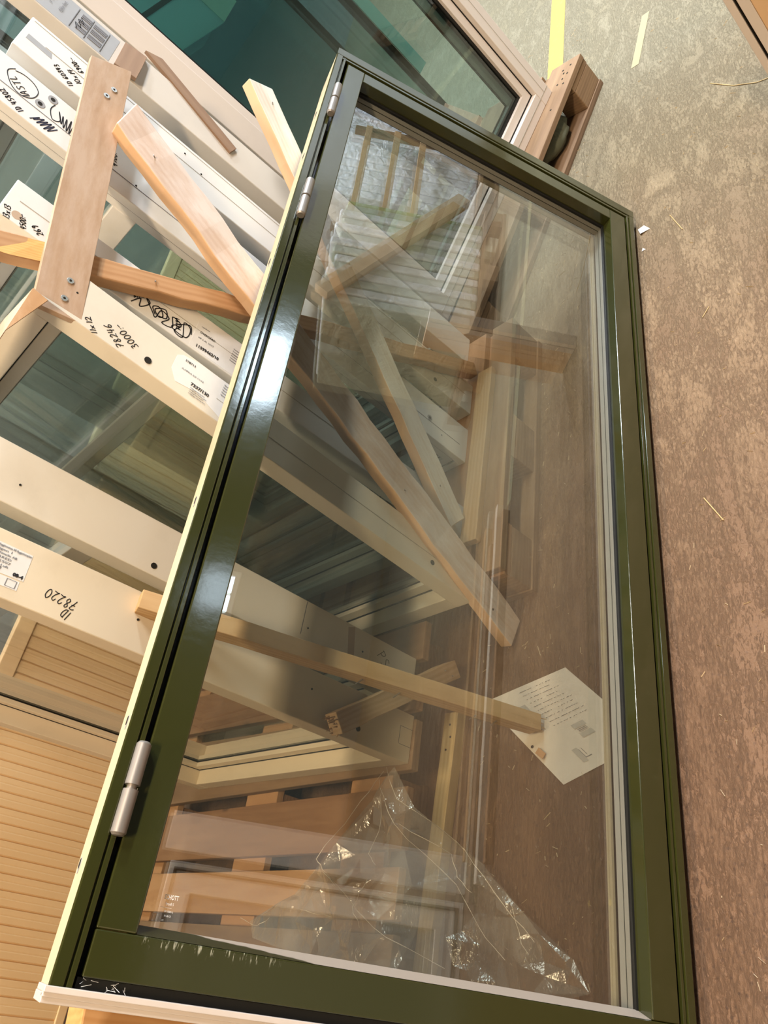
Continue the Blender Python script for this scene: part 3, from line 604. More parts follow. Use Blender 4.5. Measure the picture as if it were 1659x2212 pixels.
hole(wD, 0.055, 0.151, 0.004, 0.0085, 'plug'); hole(wD, 0.05, 1.04, 0.002); hole(wD, 0.03, 0.10, 0.0015); hole(wD, 0.085, 1.02, 0.002)
b_ = MB(); b_.box(0.0445, 0.046, -0.0006, 0.001, 0.03, 1.45); b_.build('seam_line', MT['greyink'], wD)

e, th, up = th_up((0, 1), 1.1)
wC = window_unit('white window marked ID 60343 10x14 6900:-, its top corner standing free', (1.441, 1.173, 0.144), e, th, up, 1.0, 1.347, 0.107, MT['white'])
hw('ID 60343', wC, (0.016, 1.224), (0.038, 1.268), 0.011, MT['ink'], 0.0007)
hw('10x14', wC, (0.038, 1.214), (0.055, 1.244), 0.012, MT['ink'], 0.0007)
hw('6900:-', wC, (0.070, 1.222), (0.088, 1.254), 0.012, MT['ink'], 0.0007)
b_ = MB(); b_.box(0.055, 0.0565, -0.0006, 0.001, 0.03, 1.30); b_.box(0.098, 0.099, -0.0006, 0.001, 0.03, 1.34); b_.build('seam_line', MT['seam'], wC)
patch('residue', wC, [(0.040, 1.335), (0.055, 1.335), (0.053, 1.285), (0.038, 1.280)], MT['greylabel'])
hole(wC, 0.021, 0.150, 0.006); hole(wC, 0.08, 0.98, 0.002); hole(wC, 0.06, 0.93, 0.002)

e, th, up = th_up((0, 1), 0)
wB = window_unit('grey-beige window with a grey transport label, behind the 6900:- window', (1.655, 1.201, 0.144), e, th, up, 1.2, 1.62, 0.10, MT['greybeige'])
lab = patch('sticker', wB, [(0.088, 1.46), (0.088, 1.195), (0.004, 1.195), (0.004, 1.46)], MT['greylabel'])
b_ = MB()
for z0_, z1_ in ((1.222, 1.252), (1.258, 1.280)):
    for k in range(11):
        if k not in (3, 7): b_.box(0.020 + 0.0052 * k, 0.020 + 0.0052 * k + (0.0034 if k % 3 else 0.0044), -0.0016, -0.0008, z0_, z1_)
for z_ in (1.290, 1.256, 1.218): b_.box(0.010, 0.082, -0.0016, -0.0008, z_, z_ + 0.0012)
o = b_.build('barcode', MT['greyink'], lab); o['kind'] = 'stuff'
for i, s_ in enumerate(('Ejby Ind.', '1 / 20', 'Paris 58413', '9/20', 'Terminal')): stext('print_line', s_, lab, (0.030, 1.315 + i * 0.022), (0.070, 1.315 + i * 0.022), 0.010, MT['greyink'], off=0.002)
scribble('handwriting', [(0.02, 1.276), (0.035, 1.284), (0.03, 1.270), (0.05, 1.282), (0.045, 1.268), (0.06, 1.280)], lab, 0.0007, MT['ink'], lambda x, z, o_: (x, -0.0018, z))

# far big window standing on the far pallet, turned towards the aisle
eA = Vector((-0.908, 0.419, 0)).normalized(); thA = Vector((0.419, 0.908, 0)).normalized(); upA = Vector((0, 0, 1))
PA = Vector((1.924, 1.311, 0.144)) - eA * 0.970
wA = window_unit('large pale window with dark teal glass standing on the far pallet', PA, eA, thA, upA, 0.970, 1.75, 0.125, MT['palepink'], 'tglass', fw=0.062, rec=0.020, sw=0.030)
b_ = MB(); b_.box(-0.0006, 0.0, 0.0, 0.97, 0.030, 0.0325); b_.box(-0.0006, 0.0, 0.0285, 0.0305, 0.03, 1.75); b_.build('seam_line', MT['seam'], wA)
b_ = MB(); b_.add([(0.034, 0.350, 0.335), (0.034, 0.275, 0.190), (0.036, 0.315, 0.176), (0.036, 0.375, 0.332)], [(0, 1, 2, 3)]); tag(b_.build('film_tag', MT['film'], wA), 'clear film tag stuck to the glass')

# ------------------------------------------------------------------ timber
def board(name, label, p0, p1, w, t, n, mat, cat='timber', waney=0.0015, bev=0.002, group=None, endmat=None, skew=(0, 0), sidemat=None):
    """near face centre runs p0 to p1; n points out of the near face"""
    p0 = Vector(p0); p1 = Vector(p1); L = (p1 - p0).length; a = (p1 - p0).normalized(); n = Vector(n); n = (n - a * n.dot(a)).normalized()
    y = -n; z = a.cross(y)
    t_ = empty(name, label, cat, mat=axes(p0, a, y, z), group=group)
    seg = max(2, int(L / 0.05)); mb = MB(); vs = []
    for i in range(seg + 1):
        x = L * i / seg; d0 = random.uniform(-waney, waney); d1 = random.uniform(-waney, waney); dy = random.uniform(-waney, waney) * 0.4
        s0 = skew[0] if i == 0 else 0; s1 = skew[1] if i == seg else 0
        for yy, zz in ((0 + dy, -w / 2 + d0), (0 + dy, w / 2 + d1), (t + dy, w / 2 + d1), (t + dy, -w / 2 + d0)):
            vs.append((x + (s0 + s1) * (zz / w), yy, zz))
    fs = [(0, 1, 2, 3), tuple(seg * 4 + k for k in (3, 2, 1, 0))]; mi = [1, 1]
    for i in range(seg):
        for k in range(4):
            j = (k + 1) % 4; fs.append((i * 4 + k, (i + 1) * 4 + k, (i + 1) * 4 + j, i * 4 + j)); mi.append(2 if sidemat and k in (1, 3) else 0)
    mb.v = vs; mb.f = fs; mb.m = mi
    mb.build('plank_body', [mat, endmat or mat, sidemat or mat], t_, bev)
    return t_, L
def screw(parent, x, z, r=0.0065):
    mb = MB(); mb.cyl((x, -0.0022, z), (x, 0.004, z), r, 18, 0); mb.cyl((x, -0.0028, z), (x, 0.0, z), r * 0.42, 6, 1)
    return mb.build('screw_head', [MT['zinc'], MT['dark']], parent, 0.0006)
def nail(parent, p, q, r=0.0012):
    mb = MB(); mb.cyl(p, q, r, 8); return mb.build('nail', MT['steel'], parent)
NY = (0, -1, 0)
t1, L = board('plywood_strip', 'flat birch plywood strip screwed across the tops of the white windows', (0.9125, 1.120, 1.2115), (1.549, 1.120, 1.3315), 0.083, 0.012, NY, MT['ply'], 'plywood', 0.0003, 0.0008, skew=(0.0, -0.03))
for wx, wz in ((1.454, 1.311), (1.484, 1.305), (0.988, 1.216), (0.947, 1.212)):
    lp = t1.matrix_world.inverted() @ Vector((wx, 1.12, wz)); screw(t1, lp.x, lp.z, 0.0062)
t2, L = board('timber_brace', 'whitewashed pine brace running from the plywood strip down to the floor', (0.795, 1.088, 0.012), (1.405, 1.082, 1.268), 0.072, 0.036, (-0.22, -1, 0), MT['washed'], 'timber', 0.0028, 0.0025, skew=(-0.02, -0.02), sidemat=MT['side_pine'])
for x, z in ((0.45, 0.01), (0.95, -0.012), (1.3, 0.012)): nail(t2, (x, 0.0, z), (x + 0.004, -0.006, z + 0.003))
for x, z in ((0.09, 0.012), (0.12, -0.006), (0.20, 0.0)):
    b_ = MB(); b_.cyl((x, -0.0008, z), (x, 0.002, z), 0.0030, 10); b_.build('nail_hole', MT['dark'], t2)
t3, L = board('timber_brace', 'pale limed brace with its top end standing free beside the teal glass', (1.033, 1.132, 0.196), (1.803, 1.072, 1.052), 0.068, 0.030, NY, MT['whitebrace'], 'timber', 0.002, 0.002, skew=(0, 0.02), sidemat=MT['side_pine'])
for x, z in ((0.10, 0.008), (1.1, -0.008), (0.9, 0.01)): nail(t3, (x, 0.0, z), (x + 0.004, -0.005, z + 0.003))
t4, L = board('timber_beam', 'knotty orange pine beam with a rough sawn end running behind the plywood strip', (1.578, 1.140, 0.170), (0.985, 1.132, 1.345), 0.042, 0.030, NY, MT['orange_pine'], 'timber', 0.0022, 0.0025, endmat=MT['endgrain'])
# rough sawn facet at the upper end
mb = MB(); Lq = L
mb.add([(Lq - 0.10, -0.0012, 0.020), (Lq - 0.085, -0.0012, -0.021), (Lq + 0.035, 0.004, -0.016), (Lq + 0.045, 0.004, 0.012), (Lq - 0.02, -0.0012, 0.024), (Lq - 0.09, 0.026, 0.0), (Lq + 0.04, 0.026, 0.0)],
       [(0, 1, 2, 3, 4), (0, 4, 6, 5), (4, 3, 6), (1, 5, 6, 2), (0, 5, 1), (2, 6, 3)])
tag(mb.build('sawn_facet', MT['endgrain'], t4), 'fresh orange sawn end')
for x, z in ((0.75, 0.006), (1.02, -0.004)): nail(t4, (x, 0, z), (x + 0.004, -0.004, z + 0.006))
t5, L = board('timber_stick', 'long pale pine batten with a splintered end hanging over the paper', (0.542, 1.018, 0.022), (0.540, 1.262, 0.862), 0.042, 0.036, (-1, 0, 0), MT['stick_pine'], 'timber', 0.0012, 0.0015)
mb = MB()
for k in range(16):
    z = random.uniform(-0.02, 0.02); y = random.uniform(0.003, 0.032); mb.cyl((0.004, y, z), (-random.uniform(0.004, 0.022), y + random.uniform(-.004, .004), z + random.uniform(-.005, .005)), 0.0022, 5, r1=0.0004)
o = mb.build('splinters', MT['yellow_pine'], t5); o['kind'] = 'stuff'
for x, z in ((0.10, 0.0), (0.33, 0.006), (0.15, 0.004), (0.42, -0.004)): nail(t5, (x, 0.0, z), (x + 0.012, -0.012, z + 0.004), 0.0014)
t6, L = board('timber_stick', 'short broken batten leaning on the nearest cream window foot', (0.716, 1.224, 0.060), (0.472, 1.214, 0.402), 0.044, 0.034, NY, MT['pine'], 'timber', 0.0015, 0.0015)
mb = MB()
for k in range(18):
    z = random.uniform(-0.021, 0.021); y = random.uniform(0.002, 0.030); mb.cyl((L - 0.004, y, z), (L + random.uniform(0.004, 0.016), y + random.uniform(-.004, .004), z + random.uniform(-.005, .005)), 0.0025, 5, r1=0.0005)
o = mb.build('splinters', MT['pine'], t6); o['kind'] = 'stuff'
for x, z in ((0.03, 0.01), (0.05, -0.008)): nail(t6, (x, 0, z), (x + 0.006, -0.008, z))
t7, L = board('timber_batten', 'straight pine batten lying flat on the floor in front of the near pallet', (0.622, 1.262, 0.030), (-0.02, 1.300, 0.030), 0.042, 0.030, (0, 0, 1), MT['yellow_pine'], 'timber', 0.0008, 0.0015)
for x, z in ((0.03, 0.0), (0.06, 0.006), (0.09, -0.004)):
    b_ = MB(); b_.cyl((x, -0.0008, z), (x, 0.002, z), 0.0028, 10); b_.build('nail_hole', MT['dark'], t7)
t8, L = board('plywood_offcut', 'short brown plywood offcut wedged behind the top of the plywood strip', (1.655, 1.188, 1.302), (1.752, 1.194, 1.304), 0.052, 0.009, (-0.1, -1, 0.1), MT['brownply'], 'plywood', 0.0003, 0.0006)
t9, L = board('plywood_offcut', 'long narrow brown plywood sliver beside the large pale window', (1.700, 1.195, 1.020), (1.790, 1.198, 1.268), 0.030, 0.009, NY, MT['brownply'], 'plywood', 0.0004, 0.0006, skew=(0, 0.03))
t10, L = board('timber_plank', 'light planed plank lying along the front edge of the middle pallet', (0.990, 1.126, 0.1655), (1.560, 1.110, 0.1655), 0.052, 0.021, (0, 0, 1), MT['pine'], 'timber', 0.0012, 0.0015)
t11, L = board('timber_post', 'bright orange knotty timber block behind the near end of the green door', (-0.068, 1.125, 0.0), (-0.052, 1.150, 0.800), 0.20, 0.05, (0.3, -1, 0.1), MT['block_pine'], 'timber', 0.002, 0.003)
# plank resting on the near pallet, its face towards the camera
# ------------------------------------------------------------------ pallets
def pallet(label, origin, d, L, Wd, mats, boards, z0=0.0, top=0.144, inset=0.0):
    dx = Vector((d[0], d[1], 0)).normalized(); dy = Vector((-dx.y, dx.x, 0))
    t = empty('pallet', label, 'pallet', group='wooden pallets', mat=axes((origin[0], origin[1], z0), dx, dy, (0, 0, 1)))
    for i, (a, b2) in enumerate(boards):
        mb = MB(); mb.box(random.uniform(0, 0.006), L - random.uniform(0, 0.006), a, b2, top - 0.022, top); mb.build('deck_board', mats[i % len(mats)], t, 0.002)
    for x in (inset, L / 2 - 0.0725, L - 0.145):
        mb = MB(); mb.box(x, x + 0.145, 0.004, Wd - 0.004, top - 0.044, top - 0.022); mb.build('cross_board', mats[1], t, 0.002)
        for y in (0.0, Wd / 2 - 0.05, Wd - 0.10):
            mb = MB(); mb.box(x + 0.002, x + 0.143, y + 0.004, y + 0.096, 0.022, top - 0.044); mb.build('block', mats[0], t, 0.003)
    for y in (0, Wd / 2 - 0.05, Wd - 0.10):
        mb = MB(); mb.box(inset, L, y, y + 0.10, 0.0, 0.022); mb.build('base_board', mats[-1], t, 0.002)
    return t
W8 = [(0.0, 0.13), (0.175, 0.285), (0.335, 0.465), (0.515, 0.625), (0.67, 0.80)]
# near pallet: boards run away from the camera (local x = +Y world)
pallet('near pallet of bright orange boards under the cream window marked ID 78220', (0.82, 1.262), (0, 1), 1.2, 0.82, [MT['pallet_new'], MT['orange_pine'], MT['pallet']], [(0.0, 0.10), (0.14, 0.225), (0.25, 0.365), (0.400, 0.530), (0.565, 0.665), (0.69, 0.82)], inset=0.08)
pallet('middle pallet under the row of white windows', (0.895, 1.035), (1, 0), 0.85, 0.80, [MT['pallet'], MT['pallet_new'], MT['pallet']], [(0.0, 0.075), (0.10, 0.22), (0.26, 0.38), (0.42, 0.54), (0.58, 0.68), (0.70, 0.80)])
dP = Vector((-0.935, 0.355, 0)).normalized()
# far pallet: local x runs from its near end to its far end
nearend = Vector((2.913, 0.784, 0)) + dP * 1.2
pal3 = pallet('weathered far pallet carrying the large teal glass window', (nearend.x, nearend.y), (-dP.x, -dP.y), 1.2, 0.80, [MT['pallet'], MT['pallet'], MT['darkwood']], W8)
b_ = MB(); b_.box(1.2, 1.2012, 0.012, 0.09, 0.035, 0.09); b_.build('stamp_mark', MT['darkwood'], pal3)
for x, y in ((1.12, 0.03), (1.13, 0.05), (1.10, 0.045), (1.07, 0.03), (1.08, 0.06), (1.16, 0.03), (1.15, 0.06), (0.95, 0.04)):
    b_ = MB(); b_.cyl((x, y, 0.143), (x, y, 0.1448), 0.004, 8); b_.build('nail_hole', MT['dark'], pal3)
# mouldy stone like lump between the blocks
bm = bmesh.new(); bmesh.ops.create_icosphere(bm, subdivisions=3, radius=1.0)
for v in bm.verts:
    v.co = Vector((v.co.x * 0.10, v.co.y * 0.055, v.co.z * 0.045)) * (1 + random.uniform(-0.10, 0.10))
me = bpy.data.meshes.new('stone'); bm.to_mesh(me); bm.free()
for p in me.polygons: p.use_smooth = True
me.materials.append(mk_paint('mottled_grey_green', (0.14, 0.15, 0.11), 0.9, 0.9, (0.03, 0.03, 0.025), 0.2, 30))
o = bpy.data.objects.new('stone', me); COL.objects.link(o); o.location = Vector((2.913, 0.784, 0)) + dP * 0.30 + Vector((0.355, 0.935, 0)) * 0.075 + Vector((0, 0, 0.068)); o.rotation_euler = (0, 0, math.atan2(dP.y, dP.x))
tag(o, 'mottled grey-green stone stuck under the far pallet boards', 'stone')

# ------------------------------------------------------------------ beige ribbed radiator on the back wall
def radiator():
    t = empty('radiator', 'long beige ribbed panel radiator low on the back wall', 'radiator', (0, 2.8, 0))
    z0, z1, xa, xb = 0.095, 0.615, -1.3, 3.4
    mb = MB(); pr = []; x = xa; p = 0.046
    while x < xb:
        pr += [(x, 0.0), (x + p * 0.38, -0.0010), (x + p * 0.45, 0.0004), (x + p * 0.52, -0.0006), (x + p * 0.84, -0.001), (x + p * 0.92, 0.007)]
        x += p
    n = len(pr); vs = [(a, b2, z0) for a, b2 in pr] + [(a, b2, z1) for a, b2 in pr] + [(a, 0.03, z0) for a, b2 in pr] + [(a, 0.03, z1) for a, b2 in pr]
    fs = [(i, i + 1, n + i + 1, n + i) for i in range(n - 1)] + [(2 * n + i, 3 * n + i, 3 * n + i + 1, 2 * n + i + 1) for i in range(n - 1)]
    fs += [(i, 2 * n + i, 2 * n + i + 1, i + 1) for i in range(n - 1)] + [(n + i, n + i + 1, 3 * n + i + 1, 3 * n + i) for i in range(n - 1)]
    mb.add(vs, fs); mb.build('ribbed_panel', MT['radiator'], t)
    mb = MB(); mb.box(xa, xb, -0.006, 0.032, z1, z1 + 0.06); mb.build('top_rail', MT['radiator'], t, 0.003)
    mb = MB(); mb.box(xa, xb, -0.004, 0.032, z0 - 0.03, z0); mb.build('bottom_rail', MT['radiator'], t, 0.003)
    for x in (-1.2, 0.6, 2.4):
        mb = MB(); mb.box(x, x + 0.04, 0.03, 0.25, 0.0, 0.6); mb.build('wall_bracket', MT['wall'], t)
    return t
radiator()
# frameless insulating glass units and a wrapped sheet standing behind the large teal glass
def glass_unit(label, d, wr, z0, z1):
    t = empty('glass_unit', label, 'glass unit', group='frameless glass units on the far pallet', mat=axes(PA + thA * d, thA, eA, upA))
    y0, y1 = 0.970 - wr, 0.95
    for k, x in enumerate((0.0, 0.016)):
        b_ = MB(); b_.box(x, x + 0.004, y0, y1, z0, z1); b_.build('glass_pane', MT['tglass'], t)
    for x in (0.0045, 0.0205):
        b_ = MB(); b_.ring_x(x, x + 0.011, y0, y1, z0, z1, 0.014); b_.build('edge_spacer', MT['black'], t)
    b_ = MB(); b_.ring_x(-0.001, 0.0, y0, y1, z0, z1, 0.022); b_.build('edge_tape', MT['dark'], t)
    for y in (y0 + 0.12, y1 - 0.16):
        b_ = MB(); b_.box(-0.01, 0.05, y, y + 0.08, 0.0, z0); b_.build('bearer_block', MT['darkwood'], t, 0.002)
    return t
gu = glass_unit('frameless dark-edged glass unit just behind the large teal glass', 0.27, 0.835, 0.215, 1.72)
b_ = MB(); b_.box(-0.006, -0.002, 0.085, 0.135, 0.37, 1.70); tag(b_.build('wrap_strip', MT['mint'], gu), 'mint green wrapping strip')
glass_unit('frameless dark-edged glass unit hindmost on the far pallet', 0.46, 0.835, 0.18, 1.70)
t = empty('wrapped_sheet', 'pale teal wrapped sheet seen through the top of the large teal glass', 'sheet', mat=axes(PA + thA * 0.20, eA, -thA, upA))
b_ = MB(); b_.add([(0.86, 0, 0.0), (0.90, 0, 0.0), (0.90, 0, 1.9), (0.52, 0, 1.9), (0.555, 0, 1.005), (0.60, 0, 1.000), (0.86, 0, 1.09),
                   (0.86, 0.012, 0.0), (0.90, 0.012, 0.0), (0.90, 0.012, 1.9), (0.52, 0.012, 1.9), (0.555, 0.012, 1.005), (0.60, 0.012, 1.000), (0.86, 0.012, 1.09)],
    [(0, 1, 2, 3, 4, 5, 6), (13, 12, 11, 10, 9, 8, 7)] + [(k, (k + 1) % 7, 7 + (k + 1) % 7, 7 + k) for k in range(7)]); b_.build('wrapped_face', MT['sheet'], t)
b_ = MB(); b_.box(0.52, 0.60, 0.0125, 0.014, 1.0, 1.9); b_.build('film_fold', MT['mint'], t)
b_ = MB(); b_.add([(0.60, 0.0135, 1.12), (0.86, 0.0135, 1.20), (0.86, 0.0135, 1.215), (0.60, 0.0135, 1.135)], [(0, 1, 2, 3)]); b_.build('dark_strap', MT['steelgrey'], t)

# ------------------------------------------------------------------ paper on the floor
def paper():
    P = [(0.644, 1.184), (0.432, 0.959), (0.500, 0.760), (0.686, 0.954)]   # left, near, hidden, far
    o3 = (0.432, 0.959, 0.0)
    t = empty('paper_sheet', 'white printed installation sheet lying on the floor behind the green door glass', 'paper', (0.432, 0.959, 0.0))
    n = 10; vs = []; fs = []
    for i in range(n + 1):
        for j in range(n + 1):
            a, b2 = i / n, j / n
            x = (P[1][0] * (1 - a) + P[0][0] * a) * (1 - b2) + (P[2][0] * (1 - a) + P[3][0] * a) * b2
            y = (P[1][1] * (1 - a) + P[0][1] * a) * (1 - b2) + (P[2][1] * (1 - a) + P[3][1] * a) * b2
            z = 0.0015 + 0.004 * math.sin(a * 3.1) * b2
            vs.append((x - o3[0], y - o3[1], z))
    for i in range(n):
        for j in range(n):
            k = i * (n + 1) + j; fs.append((k, k + 1, k + n + 2, k + n + 1))
    mb = MB(); mb.add(vs, fs); o = mb.build('sheet', MT['paper'], t)
    md = o.modifiers.new('s', 'SOLIDIFY'); md.thickness = 0.0006
    def at(a, b2, dz=0.0010):
        x = (P[1][0] * (1 - a) + P[0][0] * a) * (1 - b2) + (P[2][0] * (1 - a) + P[3][0] * a) * b2
        y = (P[1][1] * (1 - a) + P[0][1] * a) * (1 - b2) + (P[2][1] * (1 - a) + P[3][1] * a) * b2
        return Vector((x - o3[0], y - o3[1], 0.0015 + 0.004 * math.sin(a * 3.1) * b2 + dz))
    mb = MB()
    def quad(a0, a1, c0, c1): mb.add([at(a0, c0), at(a1, c0), at(a1, c1), at(a0, c1)], [(0, 1, 2, 3)])
    for r in range(10):
        aa = 0.94 - r * 0.05
        for s0, s1 in ((0.40, 0.50 + 0.06 * random.random()), (0.60, 0.68 + 0.08 * random.random())):
            x = s0
            while x < s1 + 0.04:
                quad(aa, aa - 0.005, x, x + 0.012 + random.random() * 0.02); x += 0.026 + random.random() * 0.02
    for a0, c0, w, h in ((0.36, 0.56, 0.10, 0.006), (0.345, 0.56, 0.10, 0.006), (0.33, 0.56, 0.10, 0.003)): quad(a0, a0 - h, c0, c0 + w)
    for a0, c0, w, h in ((0.20, 0.40, 0.006, 0.09), (0.20, 0.43, 0.006, 0.07)): quad(a0, a0 - h, c0, c0 + w)
    quad(0.115, 0.108, 0.40, 0.47)
    mb.build('print_lines', MT['greyink'], t)['kind'] = 'stuff'
    pp = mk_plain('pale_print', (0.50, 0.47, 0.43), 0.7)
    for a0, a1, c0, c1 in ((0.42, 0.37, 0.54, 0.68), (0.32, 0.27, 0.54, 0.68), (0.22, 0.08, 0.34, 0.40), (0.80, 0.60, 0.16, 0.34)):
        mb = MB(); mb.add([at(a0, c0), at(a1, c0), at(a1, c1), at(a0, c1)], [(0, 1, 2, 3)]); mb.build('print_drawing', pp, t)
    for a, b2 in ((0.40, 0.045), (0.33, 0.045)):
        mb = MB(); p = at(a, b2, 0.0006); mb.cyl(p, p + Vector((0, 0, 0.0008)), 0.0035, 12); mb.build('punched_hole', MT['dark'], t)
    return t
paper()
b_ = MB(); b_.box(-0.012, 0.012, -0.007, 0.007, 0.008, 0.010); o = b_.build('wood_chip', MT['orange_pine']); o.location = (0.50, 1.012, 0.0); o.rotation_euler = (0, 0, 0.9); tag(o, 'small orange wood chip lying on the printed sheet', 'wood chip')

# ------------------------------------------------------------------ crumpled clear film on the near pallet edge
def film():
    random.seed(21)
    out = [(0.455, 1.285), (0.37, 1.23), (0.28, 1.14), (0.19, 1.03), (0.12, 0.93), (0.07, 0.90), (0.03, 1.05), (0.02, 1.32), (0.07, 1.50), (0.105, 1.72), (0.14, 1.75), (0.20, 1.60), (0.255, 1.48), (0.275, 1.49), (0.385, 1.33)]
    from mathutils.geometry import delaunay_2d_cdt
    pts = [Vector(p) for p in out]
    def inside(p):
        c = False; j = len(out) - 1
        for i in range(len(out)):
            if (out[i][1] > p[1]) != (out[j][1] > p[1]) and p[0] < (out[j][0] - out[i][0]) * (p[1] - out[i][1]) / (out[j][1] - out[i][1]) + out[i][0]: c = not c
            j = i
        return c
    while len(pts) < 15 + 210:
        p = (random.uniform(0.02, 0.46), random.uniform(0.9, 1.75))
        if inside(p): pts.append(Vector(p))
    r = delaunay_2d_cdt(pts, [(i, (i + 1) % 15) for i in range(15)], [], 1, 1e-6)
    V = []
    ridges = [((0.44, 1.28), (0.10, 1.02)), ((0.40, 1.30), (0.06, 1.15)), ((0.42, 1.31), (0.26, 1.47)), ((0.26, 1.47), (0.05, 1.30)), ((0.24, 1.44), (0.12, 1.20)), ((0.33, 1.25), (0.14, 0.97))]
    for p in r[0]:
        y = p.y; s = min(1, max(0, (y - 1.17) / 0.09)); base = 0.006 + s * s * (3 - 2 * s) * 0.145
        h = 0.0
        for (a, b2) in ridges:
            A_, B_ = Vector(a), Vector(b2); d = B_ - A_; tt = max(0, min(1, (p - A_).dot(d) / d.length_squared)); dist = (p - A_ - d * tt).length
            h = max(h, 0.040 * (1 - tt * 0.4) * math.exp(-(dist / 0.022) ** 1.2))
        V.append((p.x, p.y, base + h + random.uniform(0.0, 0.014)))
    mb = MB(); mb.v = V; mb.f = [tuple(f) for f in r[2]]; mb.m = [0] * len(mb.f)
    o = mb.build('plastic_film', MT['film'])
    cr = [[(0.445, 1.28), (0.38, 1.245), (0.30, 1.165), (0.20, 1.06), (0.12, 0.96)], [(0.42, 1.30), (0.35, 1.26), (0.26, 1.20), (0.16, 1.12), (0.09, 1.03)], [(0.44, 1.29), (0.36, 1.37), (0.265, 1.475), (0.235, 1.44), (0.20, 1.38)],
          [(0.235, 1.44), (0.18, 1.34), (0.12, 1.24), (0.07, 1.17)], [(0.40, 1.29), (0.33, 1.28), (0.27, 1.30), (0.24, 1.27)], [(0.33, 1.24), (0.29, 1.19), (0.25, 1.18), (0.21, 1.13)], [(0.16, 1.50), (0.155, 1.44), (0.15, 1.38)],
          [(0.14, 1.73), (0.125, 1.66), (0.15, 1.60)], [(0.22, 1.05), (0.17, 1.03), (0.10, 0.99)], [(0.22, 1.30), (0.17, 1.33), (0.12, 1.30)]]
    ms = MB()
    for c_ in cr:
        pp = []
        for a_, b2 in zip(c_[:-1], c_[1:]):
            for q in range(4):
                t_ = q / 4; x_, y_ = a_[0] + (b2[0] - a_[0]) * t_, a_[1] + (b2[1] - a_[1]) * t_; s_ = min(1, max(0, (y_ - 1.17) / 0.09))
                pp.append(Vector((x_ + random.uniform(-.002, .002), y_ + random.uniform(-.002, .002), 0.006 + s_ * s_ * (3 - 2 * s_) * 0.145 + 0.050 + random.uniform(-.003, .003))))
        for i_ in range(len(pp) - 1): ms.cyl(pp[i_], pp[i_ + 1], 0.0006 * (0.5 + random.random()), 5)
    cm = mk_plain('film_crease', (0.75, 0.66, 0.55), 0.15, 0, 1.0); c2 = ms.build('film_crease', cm, o); c2['kind'] = 'stuff'
    tag(o, 'crumpled clear plastic film draped over the near pallet edge onto the floor', 'plastic film')
    return o
film()
# film scrap and torn wrapping at the top left
def scrap(name, label, pts, mat, cat):
    mb = MB(); n = len(pts) // 2; vs = list(pts); mb.add(vs, [(i, i + 1, n + i + 1, n + i) for i in range(n - 1)]); o = mb.build(name, mat)
    md = o.modifiers.new('s', 'SOLIDIFY'); md.thickness = 0.0015
    tag(o, label, cat); return o
scrap('torn_veneer', 'torn splintered veneer strip on top of the window marked 3000:-',
      [(0.918, 1.105, 1.262), (0.905, 1.20, 1.270), (0.89, 1.33, 1.272), (0.88, 1.50, 1.270), (0.908, 1.100, 1.235), (0.870, 1.18, 1.262), (0.86, 1.32, 1.258), (0.85, 1.50, 1.264)], MT['ply'], 'veneer')

# ------------------------------------------------------------------ right edge: standing door across the aisle mouth
dz = axes((2.285, 0.25, 0.0), (1, -0.18, 0), (0.18, 1, 0), (0, 0, 1))
# kept upright and leaning slightly; only its long edge enters the picture
t = empty('panel_door', 'low pinkish white framed panel with a peach infill at the right picture edge', 'door', mat=axes((2.0, 0.2435, 0.002), (0, -1, 0), (1, 0, 0), (0, 0, 1)))
for nm, x0, x1, yy, mt in (('frame_jamb', 0, 0.0155, 0.0, 'palepink'), ('shadow_gap', 0.0155, 0.0215, 0.012, 'dark'), ('door_stile', 0.0215, 0.043, 0.002, 'palepink')):
    b_ = MB(); b_.box(x0, x1, yy, 0.05, 0, 0.52); b_.build(nm, MT[mt], t, 0.001)
b_ = MB(); b_.box(0.043, 0.15, 0.006, 0.04, 0, 0.52); tag(b_.build('door_panel', mk_paint('peach_panel', (0.72, 0.50, 0.30), 0.5, 0.2), t, 0.002), 'peach coloured panel')

# ------------------------------------------------------------------ debris on the floor
random.seed(5)
mb = MB()
for k in range(900):
    x = random.uniform(-0.1, 3.6); y = random.choice((random.uniform(-0.45, 0.66), random.uniform(0.85, 1.2)))
    if 0.66 < y < 0.9 and x < 2.1: continue
    L_ = random.uniform(0.001, 0.007) * (2.2 if random.random() < 0.06 else 1); a = random.uniform(0, 3.14); r = random.uniform(0.0003, 0.0009)
    dx, dy = math.cos(a) * L_, math.sin(a) * L_; nx, ny = -math.sin(a) * r, math.cos(a) * r
    mb.add([(x - dx - nx, y - dy - ny, 0.0003), (x + dx - nx, y + dy - ny, 0.0003), (x + dx + nx, y + dy + ny, 0.0003), (x - dx + nx, y - dy + ny, 0.0003), (x - dx, y - dy, 0.0018), (x + dx, y + dy, 0.0022)],
           [(0, 1, 5, 4), (2, 3, 4, 5), (0, 4, 3), (1, 2, 5), (0, 3, 2, 1)])
o = mb.build('wood_shavings', mk_plain('pale_shaving', (0.62, 0.50, 0.33), 0.7)); tag(o, 'fine pale wood shavings and straw bits scattered over the concrete floor', 'shavings', kind='stuff')
def straw(label, pts, r=0.0012, mat='yellow_pine'):
    mb = MB()
    for a, b2 in zip(pts[:-1], pts[1:]): mb.cyl((a[0], a[1], r + 0.0005), (b2[0], b2[1], r + 0.0005), r, 6)
    return tag(mb.build('straw', MT[mat]), label, 'straw')
straw('long bent straw on the floor below the yellow smear', [(2.45, 0.43), (2.36, 0.37), (2.30, 0.31), (2.27, 0.25)])
straw('pale straw sliver on the floor beside the lower half of the green door', [(1.00, 0.60), (0.93, 0.565)])
